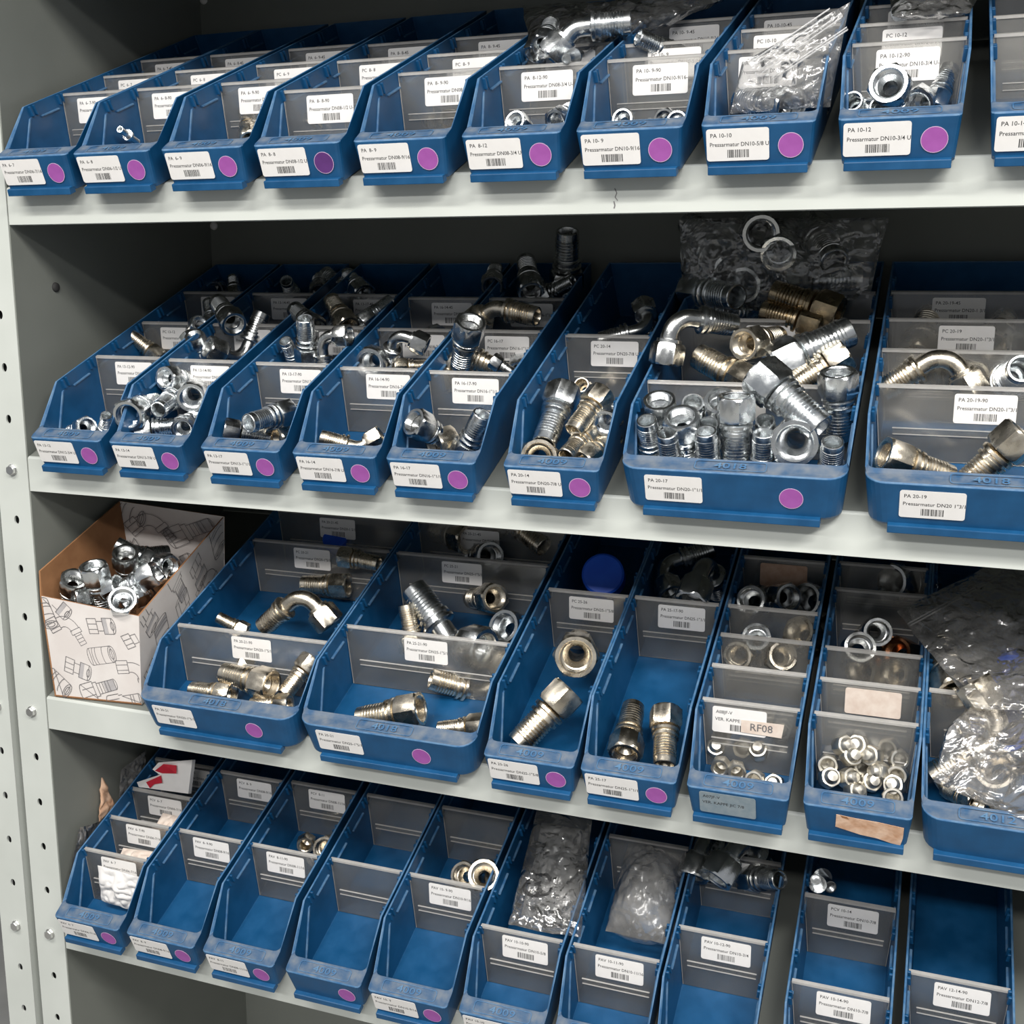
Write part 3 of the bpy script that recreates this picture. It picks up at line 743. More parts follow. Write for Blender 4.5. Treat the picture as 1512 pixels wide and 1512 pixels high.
CATS = {'S': 'hose fitting', 'E9': 'hose fitting', 'E4': 'hose fitting', 'N': 'nut', 'C': 'cap nut', 'T': 'tube', 'B': 'cap'}
ONE = {'N': 'hex_nut', 'C': 'cap', 'T': 'stub', 'B': 'plastic_cap'}
def fitting(kind, loc, quat, size, mat, label, group):
    if kind in PARTS:
        root = empty(NAMES[kind], loc, quat)
        root.scale = (size,) * 3
        for part in PARTS[kind]:
            link(part, part_mesh(kind, part, mat), root)
    else:
        root = link(NAMES[kind], part_mesh(kind, ONE[kind], mat))
        root.location = loc; root.rotation_mode = 'QUATERNION'; root.rotation_quaternion = quat
        root.scale = (size,) * 3
    tag(root, label, CATS[kind], group)

FITTINGS = [
    ('T', (-0.4405, 0.0693, 1.5668), (0.6257, 0.5173, -0.3151, 0.4914), 0.75, 'zinc', 'thin silver tube leaning left, in bin PA 6-8', 'fittings in the top shelf bins'),
    ('T', (-0.451, 0.0822, 1.5613), (0.9092, -0.2959, -0.1816, 0.2299), 0.75, 'zinc', 'thin silver tube standing at the right, in bin PA 6-8', 'fittings in the top shelf bins'),
    ('S', (0.013, 0.0079, 1.5604), (-0.0714, 0.2467, 0.7621, 0.5944), 0.55, 'zinc', 'silver nut showing its rim over the front edge, in bin PA 8-12', 'fittings in the top shelf bins'),
    ('S', (0.048, 0.0175, 1.5601), (0.826, -0.5619, 0.0438, -0.0017), 0.55, 'zinc', 'silver fitting lying behind the front ledge on the right, in bin PA 8-12', 'fittings in the top shelf bins'),
    ('S', (0.1079, 0.0226, 1.5601), (0.6463, -0.7409, -0.1405, -0.1168), 0.5, 'zinc', 'small silver nut at the front left, in bin PA 10-9', 'fittings in the top shelf bins'),
    ('N', (0.1456, 0.0193, 1.5575), (-0.0539, 0.1699, 0.6844, 0.707), 0.5, 'zinc_dark', 'small dark nut at the front middle, in bin PA 10-9', 'fittings in the top shelf bins'),
    ('S', (0.1584, 0.0121, 1.5545), (0.6668, -0.7314, -0.0797, -0.1184), 0.5, 'zinc', 'silver nut at the front right corner, in bin PA 10-9', 'fittings in the top shelf bins'),
    ('S', (0.1274, 0.1555, 1.6336), (0.7646, 0.5165, -0.2838, -0.2609), 0.628, 'zinc', 'silver fitting with its tail raised over the second divider, in bin PA 10-9', 'fittings in the top shelf bins'),
    ('S', (0.3297, 0.0008, 1.5741), (0.6021, -0.7075, -0.2477, -0.2748), 0.827, 'zinc', 'large silver nut with its threaded mouth facing the viewer, in bin PA 10-12', 'fittings in the top shelf bins'),
    ('S', (0.3051, 0.0737, 1.5603), (0.6047, 0.4969, -0.4343, 0.4458), 0.616, 'zinc', 'silver fitting at the left, tail end open towards the viewer, in bin PA 10-12', 'fittings in the top shelf bins'),
    ('S', (0.3284, 0.0581, 1.5539), (0.1421, 0.0548, -0.669, 0.7275), 0.616, 'zinc', 'silver tail poking up below the large nut, in bin PA 10-12', 'fittings in the top shelf bins'),
    ('S', (0.3634, 0.0642, 1.5602), (0.518, -0.0534, 0.306, 0.797), 0.62, 'zinc', 'silver fitting standing tail-up at the right, in bin PA 10-12', 'fittings in the top shelf bins'),
    ('N', (0.3505, 0.0497, 1.5628), (0.8138, -0.5752, 0.0759, -0.0345), 0.75, 'zinc', 'silver nut lying flat near the right corner, in bin PA 10-12', 'fittings in the top shelf bins'),
    ('S', (0.3119, 0.0456, 1.5611), (0.7492, -0.6466, -0.0482, -0.1352), 0.5, 'zinc', 'small silver nut between tail and large nut, in bin PA 10-12', 'fittings in the top shelf bins'),
    ('T', (0.3289, 0.2172, 1.671), (0.6217, 0.7128, -0.2513, 0.2057), 1.232, 'zinc', 'silver tube end behind the second divider, in bin PA 10-12', 'fittings in the top shelf bins'),
    ('S', (0.2488, 0.0437, 1.5646), (0.7772, -0.3108, -0.5355, -0.1122), 0.85, 'zinc', 'silver fitting inside the zip bag, lying to the left, in bin PA 10-10', 'fittings in the top shelf bins'),
    ('S', (0.2208, 0.0779, 1.5704), (-0.4059, 0.5749, -0.4147, 0.5769), 0.522, 'zinc', 'short silver fitting inside the zip bag, in bin PA 10-10', 'fittings in the top shelf bins'),
    ('S', (0.2508, 0.0512, 1.5695), (0.6618, -0.6911, -0.0477, -0.2866), 0.7, 'zinc', 'silver nut at the right inside the zip bag, in bin PA 10-10', 'fittings in the top shelf bins'),
    ('E4', (-0.0166, 0.1428, 1.6412), (0.7863, -0.1847, 0.2816, 0.5181), 0.62, 'zinc', 'silver elbow fitting at the left of the clear bag, bag over PA 8-12', 'fittings in the top shelf bins'),
    ('E4', (0.0085, 0.1188, 1.6332), (0.9315, -0.0466, 0.3463, 0.1006), 0.82, 'zinc', 'long silver elbow fitting running to the upper right inside the bag, bag over PA 8-12', 'fittings in the top shelf bins'),
    ('T', (0.0399, 0.0735, 1.6228), (0.686, -0.5282, -0.3072, -0.3951), 1.0, 'zinc', 'small silver tube end below the bag, bag over PA 8-12', 'fittings in the top shelf bins'),
    ('S', (0.0026, 0.115, 1.6436), (0.8385, -0.4046, 0.1312, 0.3406), 0.62, 'zinc', 'silver ribbed fitting standing in the bag, bag over PA 8-12', 'fittings in the top shelf bins'),
    ('S', (-0.3076, 0.0816, 1.5654), (0.6092, -0.3697, 0.0766, 0.6974), 0.6, 'zinc_warm', 'warm steel fitting seen through the first divider, in bin PA 6-9', 'fittings in the top shelf bins'),
    ('S', (-0.2411, 0.0891, 1.5729), (-0.4359, -0.0808, 0.3437, 0.8279), 0.65, 'zinc_warm', 'warm steel fitting standing behind the first divider, in bin PA 8-8', 'fittings in the top shelf bins'),
    ('S', (-0.0876, 0.0983, 1.5766), (-0.4432, -0.1435, 0.6484, 0.6021), 0.6, 'zinc_warm', 'steel fitting lying behind the first divider, in bin PA 8-9', 'fittings in the top shelf bins'),
    ('S', (-0.4897, 0.0194, 1.2632), (-0.3734, -0.3717, 0.6953, 0.4889), 0.62, 'zinc', 'silver fitting lying at the front, in bin PA 13-12', 'fittings in the second shelf bins'),
    ('S', (-0.4866, 0.0429, 1.2508), (0.8601, 0.1357, 0.3507, -0.3447), 0.473, 'zinc', 'silver fitting standing tail-up at the front right, in bin PA 13-12', 'fittings in the second shelf bins'),
    ('S', (-0.5062, 0.1754, 1.3285), (0.8611, -0.0073, -0.4374, 0.2593), 0.613, 'zinc_warm', 'warm steel fitting with its tail over the first divider, in bin PA 13-12', 'fittings in the second shelf bins'),
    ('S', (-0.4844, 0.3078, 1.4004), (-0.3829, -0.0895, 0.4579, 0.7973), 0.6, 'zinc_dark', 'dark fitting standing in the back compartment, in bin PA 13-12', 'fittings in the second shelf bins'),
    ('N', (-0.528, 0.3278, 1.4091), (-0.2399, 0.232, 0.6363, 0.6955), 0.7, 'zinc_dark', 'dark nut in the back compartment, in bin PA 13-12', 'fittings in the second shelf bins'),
    ('S', (-0.4273, 0.0098, 1.2781), (-0.185, 0.0075, 0.6277, 0.7561), 0.913, 'zinc', 'large silver nut at the front left, mouth facing the viewer, in bin PA 13-14', 'fittings in the second shelf bins'),
    ('S', (-0.4092, 0.0804, 1.2994), (0.5935, 0.8019, 0.0189, 0.0665), 0.728, 'zinc', 'silver fitting with its small open tail facing the viewer, in bin PA 13-14', 'fittings in the second shelf bins'),
    ('S', (-0.4155, 0.0604, 1.3155), (-0.0753, 0.138, 0.7286, 0.6666), 0.713, 'zinc', 'silver nut tipped left against the first divider, in bin PA 13-14', 'fittings in the second shelf bins'),
    ('S', (-0.3798, 0.0573, 1.2953), (0.7522, -0.6169, -0.2245, 0.0567), 0.874, 'zinc', 'silver nut at the front right with bright threads, in bin PA 13-14', 'fittings in the second shelf bins'),
    ('S', (-0.369, 0.0242, 1.2651), (0.7603, -0.5919, -0.2587, -0.0687), 0.679, 'zinc', 'silver nut low at the right front corner, in bin PA 13-14', 'fittings in the second shelf bins'),
    ('S', (-0.4348, 0.0289, 1.2617), (0.5775, -0.6349, 0.2506, -0.448), 0.679, 'zinc', 'silver fitting lying under the large front nut, in bin PA 13-14', 'fittings in the second shelf bins'),
    ('S', (-0.4321, 0.14, 1.3591), (-0.0116, -0.0115, 0.9314, 0.3635), 0.62, 'zinc', 'silver nut opening left, just behind the first divider, in bin PA 13-14', 'fittings in the second shelf bins'),
    ('S', (-0.4535, 0.1564, 1.3595), (0.2773, 0.6575, 0.6634, 0.2253), 0.525, 'zinc', 'silver tail pointing down behind the first divider, in bin PA 13-14', 'fittings in the second shelf bins'),
    ('E9', (-0.4105, 0.1354, 1.3464), (-0.2557, 0.7437, 0.4055, 0.466), 0.799, 'zinc_dark', 'big dark elbow fitting with a polished bent tube, in bin PA 13-14', 'fittings in the second shelf bins'),
    ('S', (-0.3843, 0.1528, 1.3717), (0.8123, -0.1942, -0.5008, -0.2275), 0.806, 'zinc_dark', 'dark nut with a tail standing behind it, in bin PA 13-14', 'fittings in the second shelf bins'),
    ('S', (-0.4511, 0.2098, 1.3647), (-0.3433, -0.1398, 0.3712, 0.8514), 0.62, 'zinc', 'slim silver tail standing in the middle, in bin PA 13-14', 'fittings in the second shelf bins'),
    ('S', (-0.4458, 0.1742, 1.3714), (0.1067, 0.6471, -0.5576, -0.5088), 0.6, 'zinc', 'small bright nut rim at the middle left, in bin PA 13-14', 'fittings in the second shelf bins'),
    ('S', (-0.4551, 0.3399, 1.4034), (0.8052, 0.3463, 0.403, -0.2633), 0.55, 'zinc_dark', 'round tube mouth in the back compartment, in bin PA 13-14', 'fittings in the second shelf bins'),
    ('S', (-0.4108, 0.3334, 1.4007), (0.0343, 0.1657, -0.4848, 0.8581), 0.62, 'zinc', 'silver tail leaning left in the back compartment, in bin PA 13-14', 'fittings in the second shelf bins'),
    ('S', (-0.2537, 0.0519, 1.2854), (-0.1788, 0.0012, 0.7468, -0.6406), 0.766, 'zinc', 'silver fitting with its tail towards the viewer, in bin PA 13-17', 'fittings in the second shelf bins'),
    ('S', (-0.3146, 0.0194, 1.268), (-0.0471, 0.6631, 0.4251, 0.6143), 0.652, 'zinc_dark', 'fitting with a flat-sided nut at the front left, in bin PA 13-17', 'fittings in the second shelf bins'),
    ('N', (-0.2661, 0.0368, 1.2583), (0.0003, 0.2135, 0.6908, 0.6908), 0.85, 'zinc_warm', 'warm nut low at the front right, in bin PA 13-17', 'fittings in the second shelf bins'),
    ('S', (-0.2808, 0.1404, 1.3332), (0.8312, 0.2509, -0.0253, 0.4955), 0.739, 'zinc', 'silver fitting standing tail-up behind the first divider, in bin PA 13-17', 'fittings in the second shelf bins'),
    ('S', (-0.3025, 0.154, 1.3272), (0.526, 0.2263, -0.2988, 0.7634), 0.539, 'zinc', 'silver tail leaning left behind the first divider, in bin PA 13-17', 'fittings in the second shelf bins'),
    ('E9', (-0.2222, 0.1293, 1.3633), (-0.0378, 0.7264, 0.0215, -0.6859), 0.626, 'zinc_dark', 'dark elbow fitting with its bent tube bowing down, in bin PA 13-17', 'fittings in the second shelf bins'),
    ('S', (-0.2959, 0.1863, 1.3661), (0.6522, 0.0514, -0.5524, -0.5166), 0.784, 'zinc_dark', 'dark fitting lying left across the second compartment, in bin PA 13-17', 'fittings in the second shelf bins'),
    ('S', (-0.2655, 0.208, 1.3682), (0.8677, -0.3491, -0.3308, 0.1257), 0.783, 'zinc_warm', 'large ribbed steel fitting in the second compartment, in bin PA 13-17', 'fittings in the second shelf bins'),
    ('S', (-0.253, 0.2164, 1.3729), (0.874, -0.399, 0.2413, -0.1366), 0.631, 'zinc', 'silver fitting with its tail to the upper right, in bin PA 13-17', 'fittings in the second shelf bins'),
    ('N', (-0.2975, 0.23, 1.3678), (-0.2041, 0.3681, 0.5019, 0.7556), 0.85, 'zinc_dark', 'dark nut below the ribbed fitting, in bin PA 13-17', 'fittings in the second shelf bins'),
    ('S', (-0.313, 0.3137, 1.3985), (0.7092, -0.4, -0.2829, 0.5069), 0.85, 'zinc', 'silver tail leaning left in the back compartment, in bin PA 13-17', 'fittings in the second shelf bins'),
    ('S', (-0.2907, 0.2995, 1.4045), (-0.3698, -0.2343, 0.4823, 0.7588), 0.8, 'zinc', 'second silver tail leaning left in the back compartment, in bin PA 13-17', 'fittings in the second shelf bins'),
    ('S', (-0.3511, 0.2933, 1.407), (-0.2333, -0.1227, 0.5533, 0.7902), 0.7, 'zinc_dark', 'short dark tail at the back left, in bin PA 13-17', 'fittings in the second shelf bins'),
    ('E4', (-0.1365, 0.0334, 1.2685), (-0.4986, -0.1497, 0.8502, -0.0786), 0.609, 'zinc_warm', 'yellowish elbow fitting lying across the front, in bin PA 16-14', 'fittings in the second shelf bins'),
    ('E9', (-0.1334, 0.1377, 1.3529), (0.1482, -0.5037, -0.222, 0.8216), 0.626, 'zinc_dark', 'dark elbow fitting with its hex nut facing right, in bin PA 16-14', 'fittings in the second shelf bins'),
    ('S', (-0.1465, 0.1972, 1.3594), (0.6428, -0.4529, -0.6172, -0.0272), 0.8, 'zinc_dark', 'dark fitting behind the elbow nut, in bin PA 16-14', 'fittings in the second shelf bins'),
    ('N', (-0.1957, 0.1237, 1.3338), (0.7374, -0.6582, -0.129, -0.0798), 0.9, 'zinc', 'pale nut with a flat side up behind the first divider, in bin PA 16-14', 'fittings in the second shelf bins'),
    ('S', (-0.1772, 0.1478, 1.3288), (0.2453, 0.4717, 0.5147, 0.6726), 0.522, 'zinc_warm', 'warm steel fitting lying behind the first divider, in bin PA 16-14', 'fittings in the second shelf bins'),
    ('S', (-0.1159, 0.285, 1.4163), (-0.1032, -0.0823, 0.5416, 0.8302), 0.7, 'zinc_dark', 'dark tail standing in the back compartment, in bin PA 16-14', 'fittings in the second shelf bins'),
    ('S', (-0.0933, 0.0144, 1.2864), (-0.2411, 0.6708, 0.523, 0.4673), 0.766, 'zinc_dark', 'dark fitting with its large nut tipped up to the left, in bin PA 16-17', 'fittings in the second shelf bins'),
    ('S', (-0.0518, 0.0388, 1.2502), (-0.3338, 0.1968, -0.221, 0.895), 0.739, 'zinc', 'silver fitting with its ribbed tail up to the right, in bin PA 16-17', 'fittings in the second shelf bins'),
    ('N', (-0.0819, 0.037, 1.2614), (0.1063, 0.2755, 0.5987, 0.7446), 0.85, 'zinc_warm', 'bright nut between the two front fittings, in bin PA 16-17', 'fittings in the second shelf bins'),
    ('S', (-0.0669, 0.0992, 1.381), (-0.299, 0.4136, 0.8482, 0.142), 0.85, 'zinc_dark', 'dark nut standing upright with its tail below, in bin PA 16-17', 'fittings in the second shelf bins'),
    ('E9', (-0.1145, 0.1324, 1.3096), (0.9781, -0.026, 0.1865, 0.0888), 0.739, 'zinc_warm', 'steel elbow with a wide polished bend behind the first divider, in bin PA 16-17', 'fittings in the second shelf bins'),
    ('S', (-0.0561, 0.1301, 1.3411), (-0.3537, 0.7177, -0.5051, 0.3236), 0.435, 'zinc_dark', 'small dark nut beside the wide bend, in bin PA 16-17', 'fittings in the second shelf bins'),
    ('E4', (-0.1142, 0.2149, 1.3723), (0.8854, 0.0221, 0.4597, -0.0655), 0.827, 'zinc_warm', 'long elbow fitting lying over the second divider, in bin PA 16-17', 'fittings in the second shelf bins'),
    ('S', (-0.0383, 0.1678, 1.3253), (0.2316, -0.237, 0.4469, 0.8309), 0.75, 'zinc', 'slim silver tail standing at the right wall, in bin PA 16-17', 'fittings in the second shelf bins'),
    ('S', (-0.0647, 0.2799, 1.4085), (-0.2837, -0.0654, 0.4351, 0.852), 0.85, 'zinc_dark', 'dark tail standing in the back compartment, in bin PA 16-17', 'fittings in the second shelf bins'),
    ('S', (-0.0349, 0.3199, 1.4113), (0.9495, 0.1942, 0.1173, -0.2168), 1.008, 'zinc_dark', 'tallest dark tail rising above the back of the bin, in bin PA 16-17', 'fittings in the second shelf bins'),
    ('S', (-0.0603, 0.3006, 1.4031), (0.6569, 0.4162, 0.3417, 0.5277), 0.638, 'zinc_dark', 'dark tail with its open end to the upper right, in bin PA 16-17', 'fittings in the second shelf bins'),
    ('S', (0.0428, 0.0735, 1.318), (0.3765, 0.925, 0.0163, -0.0485), 0.902, 'zinc', 'silver fitting with its tail down to the left, in bin PA 20-14', 'fittings in the second shelf bins'),
    ('S', (0.0818, 0.0686, 1.3167), (0.098, 0.5662, 0.7086, -0.4095), 0.713, 'zinc_warm', 'warm fitting with its open tail towards the viewer, in bin PA 20-14', 'fittings in the second shelf bins'),
    ('S', (0.0911, 0.0474, 1.2889), (0.5942, -0.4891, -0.4068, -0.4922), 0.696, 'zinc', 'silver nut with open mouth at the right, in bin PA 20-14', 'fittings in the second shelf bins'),
    ('S', (0.0742, 0.0589, 1.2793), (-0.277, -0.23, 0.798, -0.4832), 0.679, 'zinc_warm', 'thick warm ring end at the front middle, in bin PA 20-14', 'fittings in the second shelf bins'),
    ('N', (0.0351, 0.0179, 1.2577), (0.6351, -0.6291, -0.4038, -0.1945), 0.952, 'zinc_warm', 'warm nut at the front left corner, in bin PA 20-14', 'fittings in the second shelf bins'),
    ('S', (0.0755, 0.0249, 1.2536), (0.1664, 0.1325, 0.5277, 0.8224), 0.696, 'zinc_warm', 'warm ribbed fitting at the front right corner, in bin PA 20-14', 'fittings in the second shelf bins'),
    ('S', (0.0466, 0.1458, 1.3051), (0.7316, 0.5375, -0.2114, 0.3623), 0.595, 'zinc_warm', 'warm tail just before the divider, in bin PA 20-14', 'fittings in the second shelf bins'),
    ('E9', (0.0746, 0.2515, 1.397), (0.1771, -0.0874, 0.8889, -0.4134), 0.696, 'zinc_dark', 'dark elbow with a nut in the back compartment, in bin PA 20-14', 'fittings in the second shelf bins'),
    ('S', (0.0847, 0.2407, 1.3561), (-0.127, -0.0517, 0.5176, 0.8446), 0.85, 'zinc_dark', 'dark ribbed tail at the right of the back compartment, in bin PA 20-14', 'fittings in the second shelf bins'),
    ('S', (0.2171, 0.0217, 1.3222), (-0.0844, 0.9841, 0.1549, 0.0197), 0.876, 'zinc', 'silver fitting standing nut-up in the middle front, in wide bin PA 20-17', 'fittings in the second shelf bins'),
    ('S', (0.2314, 0.0454, 1.3409), (0.2079, -0.5908, 0.6605, -0.4141), 1.045, 'zinc', 'silver fitting lying from upper left to right over the pile, in wide bin PA 20-17', 'fittings in the second shelf bins'),
    ('S', (0.3, 0.0557, 1.3431), (-0.1634, 0.9503, -0.2642, -0.0186), 0.87, 'zinc', 'silver fitting with its open nut up at the right, in wide bin PA 20-17', 'fittings in the second shelf bins'),
    ('S', (0.2709, 0.0099, 1.2837), (0.7122, -0.6832, -0.1325, -0.0916), 1.12, 'zinc', 'silver hex nut facing the viewer at the front right, in wide bin PA 20-17', 'fittings in the second shelf bins'),
    ('S', (0.143, 0.0452, 1.3135), (0.1655, -0.612, 0.7364, 0.236), 0.827, 'zinc', 'silver nut opening upward at the left wall, in wide bin PA 20-17', 'fittings in the second shelf bins'),
    ('S', (0.1702, 0.0139, 1.3024), (-0.3307, 0.9437, -0.0032, -0.0064), 0.853, 'zinc', 'silver nut opening upward in the front left, in wide bin PA 20-17', 'fittings in the second shelf bins'),
    ('S', (0.1984, 0.0519, 1.3143), (-0.4159, 0.8956, 0.1573, 0.0136), 0.827, 'zinc', 'silver nut behind the standing middle fitting, in wide bin PA 20-17', 'fittings in the second shelf bins'),
    ('S', (0.1361, 0.055, 1.2537), (0.584, 0.1955, -0.2433, 0.7494), 0.713, 'zinc', 'first upright tail from the left at the front, in wide bin PA 20-17', 'fittings in the second shelf bins'),
    ('S', (0.1618, 0.033, 1.2417), (0.9662, 0.2563, -0.0154, -0.0241), 0.713, 'zinc', 'second upright tail from the left at the front, in wide bin PA 20-17', 'fittings in the second shelf bins'),
    ('S', (0.1939, 0.036, 1.2423), (0.7554, 0.1933, 0.1509, -0.6077), 0.739, 'zinc', 'upright tail left of the middle standing fitting, in wide bin PA 20-17', 'fittings in the second shelf bins'),
    ('S', (0.242, 0.0369, 1.2432), (0.2974, 0.0808, -0.204, 0.9292), 0.713, 'zinc', 'upright tail right of the middle standing fitting, in wide bin PA 20-17', 'fittings in the second shelf bins'),
    ('S', (0.3, 0.0352, 1.2439), (0.9513, 0.3006, 0.0455, -0.0508), 0.713, 'zinc', 'upright tail at the front right corner, in wide bin PA 20-17', 'fittings in the second shelf bins'),
    ('S', (0.1654, 0.0996, 1.2768), (-0.1156, 0.0117, -0.4554, 0.8827), 0.784, 'zinc', 'small upright tail near the first divider, in wide bin PA 20-17', 'fittings in the second shelf bins'),
    ('S', (0.238, 0.0772, 1.2643), (0.8415, 0.3506, 0.1873, -0.3658), 0.672, 'zinc', 'upright tail half hidden under the lying fitting, in wide bin PA 20-17', 'fittings in the second shelf bins'),
    ('S', (0.1858, 0.0676, 1.2601), (0.553, 0.2849, -0.2682, 0.7356), 0.67, 'zinc', 'upright tail hidden behind the middle fitting, in wide bin PA 20-17', 'fittings in the second shelf bins'),
    ('E9', (0.134, 0.1076, 1.3415), (0.9502, -0.027, 0.0674, 0.303), 0.827, 'zinc_dark', 'elbow fitting with its hex nut facing down left, in wide bin PA 20-17', 'fittings in the second shelf bins'),
    ('S', (0.2201, 0.1106, 1.3228), (0.7465, -0.4275, -0.3618, 0.3591), 0.952, 'zinc_warm', 'warm ribbed fitting lying behind the first divider, in wide bin PA 20-17', 'fittings in the second shelf bins'),
    ('S', (0.2077, 0.1129, 1.3624), (0.0371, 0.2287, 0.6375, 0.7348), 0.853, 'zinc_warm', 'large open nut facing up in the second compartment, in wide bin PA 20-17', 'fittings in the second shelf bins'),
    ('S', (0.2324, 0.1255, 1.3405), (0.5344, 0.2305, 0.4911, 0.6482), 1.12, 'zinc', 'long silver fitting with its tail to the upper right, in wide bin PA 20-17', 'fittings in the second shelf bins'),
    ('S', (0.3028, 0.1328, 1.3561), (-0.3984, 0.3293, 0.8229, -0.2362), 0.783, 'zinc_warm', 'warm hex nut at the right behind the first divider, in wide bin PA 20-17', 'fittings in the second shelf bins'),
    ('S', (0.2266, 0.143, 1.3256), (0.5737, -0.5826, 0.2814, -0.5023), 0.739, 'zinc_warm', 'warm fitting under the long silver one, in wide bin PA 20-17', 'fittings in the second shelf bins'),
    ('S', (0.2862, 0.2166, 1.3893), (0.6527, -0.4341, -0.4019, 0.4732), 0.981, 'brass_dark', 'dark bronze ribbed fitting in the back compartment, in wide bin PA 20-17', 'fittings in the second shelf bins'),
    ('S', (0.2707, 0.212, 1.3765), (0.7836, -0.1946, -0.5817, 0.0982), 0.867, 'brass_dark', 'second dark bronze fitting beneath the first, in wide bin PA 20-17', 'fittings in the second shelf bins'),
    ('S', (0.1927, 0.2751, 1.3898), (0.7229, 0.521, -0.4498, -0.0599), 0.609, 'zinc', 'short silver tail at the back left, in wide bin PA 20-17', 'fittings in the second shelf bins'),
    ('S', (0.22, 0.2388, 1.4497), (0.8138, -0.5801, -0.028, 0.022), 1.02, 'zinc', 'hex nut facing the viewer in the clear bag, bag over PA 20-17', 'fittings in the second shelf bins'),
    ('S', (0.2024, 0.2313, 1.4704), (0.5862, -0.363, -0.5237, -0.5003), 1.05, 'zinc_dark', 'round dark nut mouth at the top of the bag, bag over PA 20-17', 'fittings in the second shelf bins'),
    ('S', (0.1665, 0.2616, 1.4353), (0.4955, -0.4391, 0.0332, 0.7487), 1.15, 'zinc_dark', 'long dark fitting leaning left in the bag, bag over PA 20-17', 'fittings in the second shelf bins'),
    ('S', (0.1829, 0.2516, 1.4182), (-0.0929, 0.1519, 0.6255, 0.7597), 1.05, 'zinc', 'open threaded nut at the lower left of the bag, bag over PA 20-17', 'fittings in the second shelf bins'),
    ('S', (0.2204, 0.2706, 1.423), (0.2138, 0.5828, 0.3805, 0.6855), 1.1, 'zinc', 'silver fitting lying to the right in the bag, bag over PA 20-17', 'fittings in the second shelf bins'),
    ('S', (0.1217, 0.2734, 1.4133), (0.498, 0.7325, 0.0999, 0.4533), 1.05, 'zinc', 'silver fitting at the lower left inside the bag, bag over PA 20-17', 'fittings in the second shelf bins'),
    ('S', (0.2447, 0.3034, 1.4809), (0.1638, -0.1134, 0.8502, -0.4872), 1.1, 'zinc_dark', 'dark fitting leaning right in the bag, bag over PA 20-17', 'fittings in the second shelf bins'),
    ('S', (0.3438, 0.0128, 1.2779), (0.1635, 0.6169, 0.5339, 0.5547), 0.853, 'zinc_warm', 'warm fitting with its big nut opening to the left, in wide bin PA 20-19', 'fittings in the second shelf bins'),
    ('S', (0.4519, 0.0282, 1.2999), (-0.1272, 0.8888, 0.2967, -0.3255), 0.887, 'zinc_warm', 'warm fitting with a large hex nut at the right, in wide bin PA 20-19', 'fittings in the second shelf bins'),
    ('S', (0.4137, 0.1558, 1.3322), (0.7197, -0.65, -0.2402, 0.0431), 0.95, 'zinc_warm', 'fitting with paper residue behind the first divider, in wide bin PA 20-19', 'fittings in the second shelf bins'),
    ('S', (0.4416, 0.1711, 1.3267), (0.7312, 0.5751, -0.163, 0.3286), 0.95, 'zinc', 'silver tail at the right behind the first divider, in wide bin PA 20-19', 'fittings in the second shelf bins'),
    ('E9', (0.417, 0.1397, 1.3199), (0.0079, -0.3023, 0.0131, 0.9531), 0.827, 'zinc_warm', 'steel elbow seen through the first divider, in wide bin PA 20-19', 'fittings in the second shelf bins'),
    ('S', (0.3618, 0.2288, 1.3451), (-0.4373, 0.2894, 0.3773, 0.7633), 1.05, 'zinc_warm', 'ribbed steel fitting standing behind the second divider, in wide bin PA 20-19', 'fittings in the second shelf bins'),
    ('S', (0.4324, 0.2493, 1.3597), (0.821, -0.5635, 0.0809, -0.0431), 0.95, 'zinc_warm', 'steel tail behind the second divider at the right, in wide bin PA 20-19', 'fittings in the second shelf bins'),
    ('S', (-0.5271, 0.0238, 1.0867), (-0.2843, 0.8937, 0.2761, -0.2105), 0.8, 'zinc_dark', 'dark nut at the left front of the pile, in cardboard box', 'fittings in the printed cardboard box'),
    ('S', (-0.5084, 0.0349, 1.1011), (-0.0388, 0.0659, 0.9866, 0.1442), 0.853, 'zinc', 'bright nut with its tail pointing down, in cardboard box', 'fittings in the printed cardboard box'),
    ('S', (-0.4885, 0.0664, 1.1103), (-0.3025, 0.6708, 0.6751, 0.0515), 0.8, 'zinc_dark', 'shaded nut in the middle of the pile, in cardboard box', 'fittings in the printed cardboard box'),
    ('S', (-0.4431, 0.0646, 1.0917), (0.3476, 0.7763, -0.342, -0.3994), 0.8, 'zinc', 'silver fitting lying to the lower left, in cardboard box', 'fittings in the printed cardboard box'),
    ('S', (-0.4523, 0.0132, 1.072), (-0.4736, 0.7803, 0.4014, -0.0757), 0.853, 'zinc', 'nut with its open mouth at the front edge, in cardboard box', 'fittings in the printed cardboard box'),
    ('S', (-0.474, 0.1032, 1.0894), (0.1739, -0.4061, -0.2952, 0.8471), 0.696, 'zinc', 'silver tail raised to the upper left, in cardboard box', 'fittings in the printed cardboard box'),
    ('S', (-0.4446, 0.0906, 1.0925), (-0.4833, -0.3223, 0.6447, 0.4969), 0.748, 'zinc', 'silver nut near the right wall, in cardboard box', 'fittings in the printed cardboard box'),
    ('S', (-0.4476, 0.0799, 1.0847), (-0.2054, 0.1522, 0.8657, -0.4303), 0.748, 'zinc', 'silver nut below, against the right wall, in cardboard box', 'fittings in the printed cardboard box'),
    ('S', (-0.4841, 0.0479, 1.0773), (0.2485, 0.7958, -0.3065, -0.4594), 0.696, 'zinc', 'silver fitting wedged behind the bright nut, in cardboard box', 'fittings in the printed cardboard box'),
    ('S', (-0.4661, 0.043, 1.0632), (-0.0562, 0.1454, 0.6707, 0.7252), 0.696, 'zinc', 'silver fitting low beside the open mouth, in cardboard box', 'fittings in the printed cardboard box'),
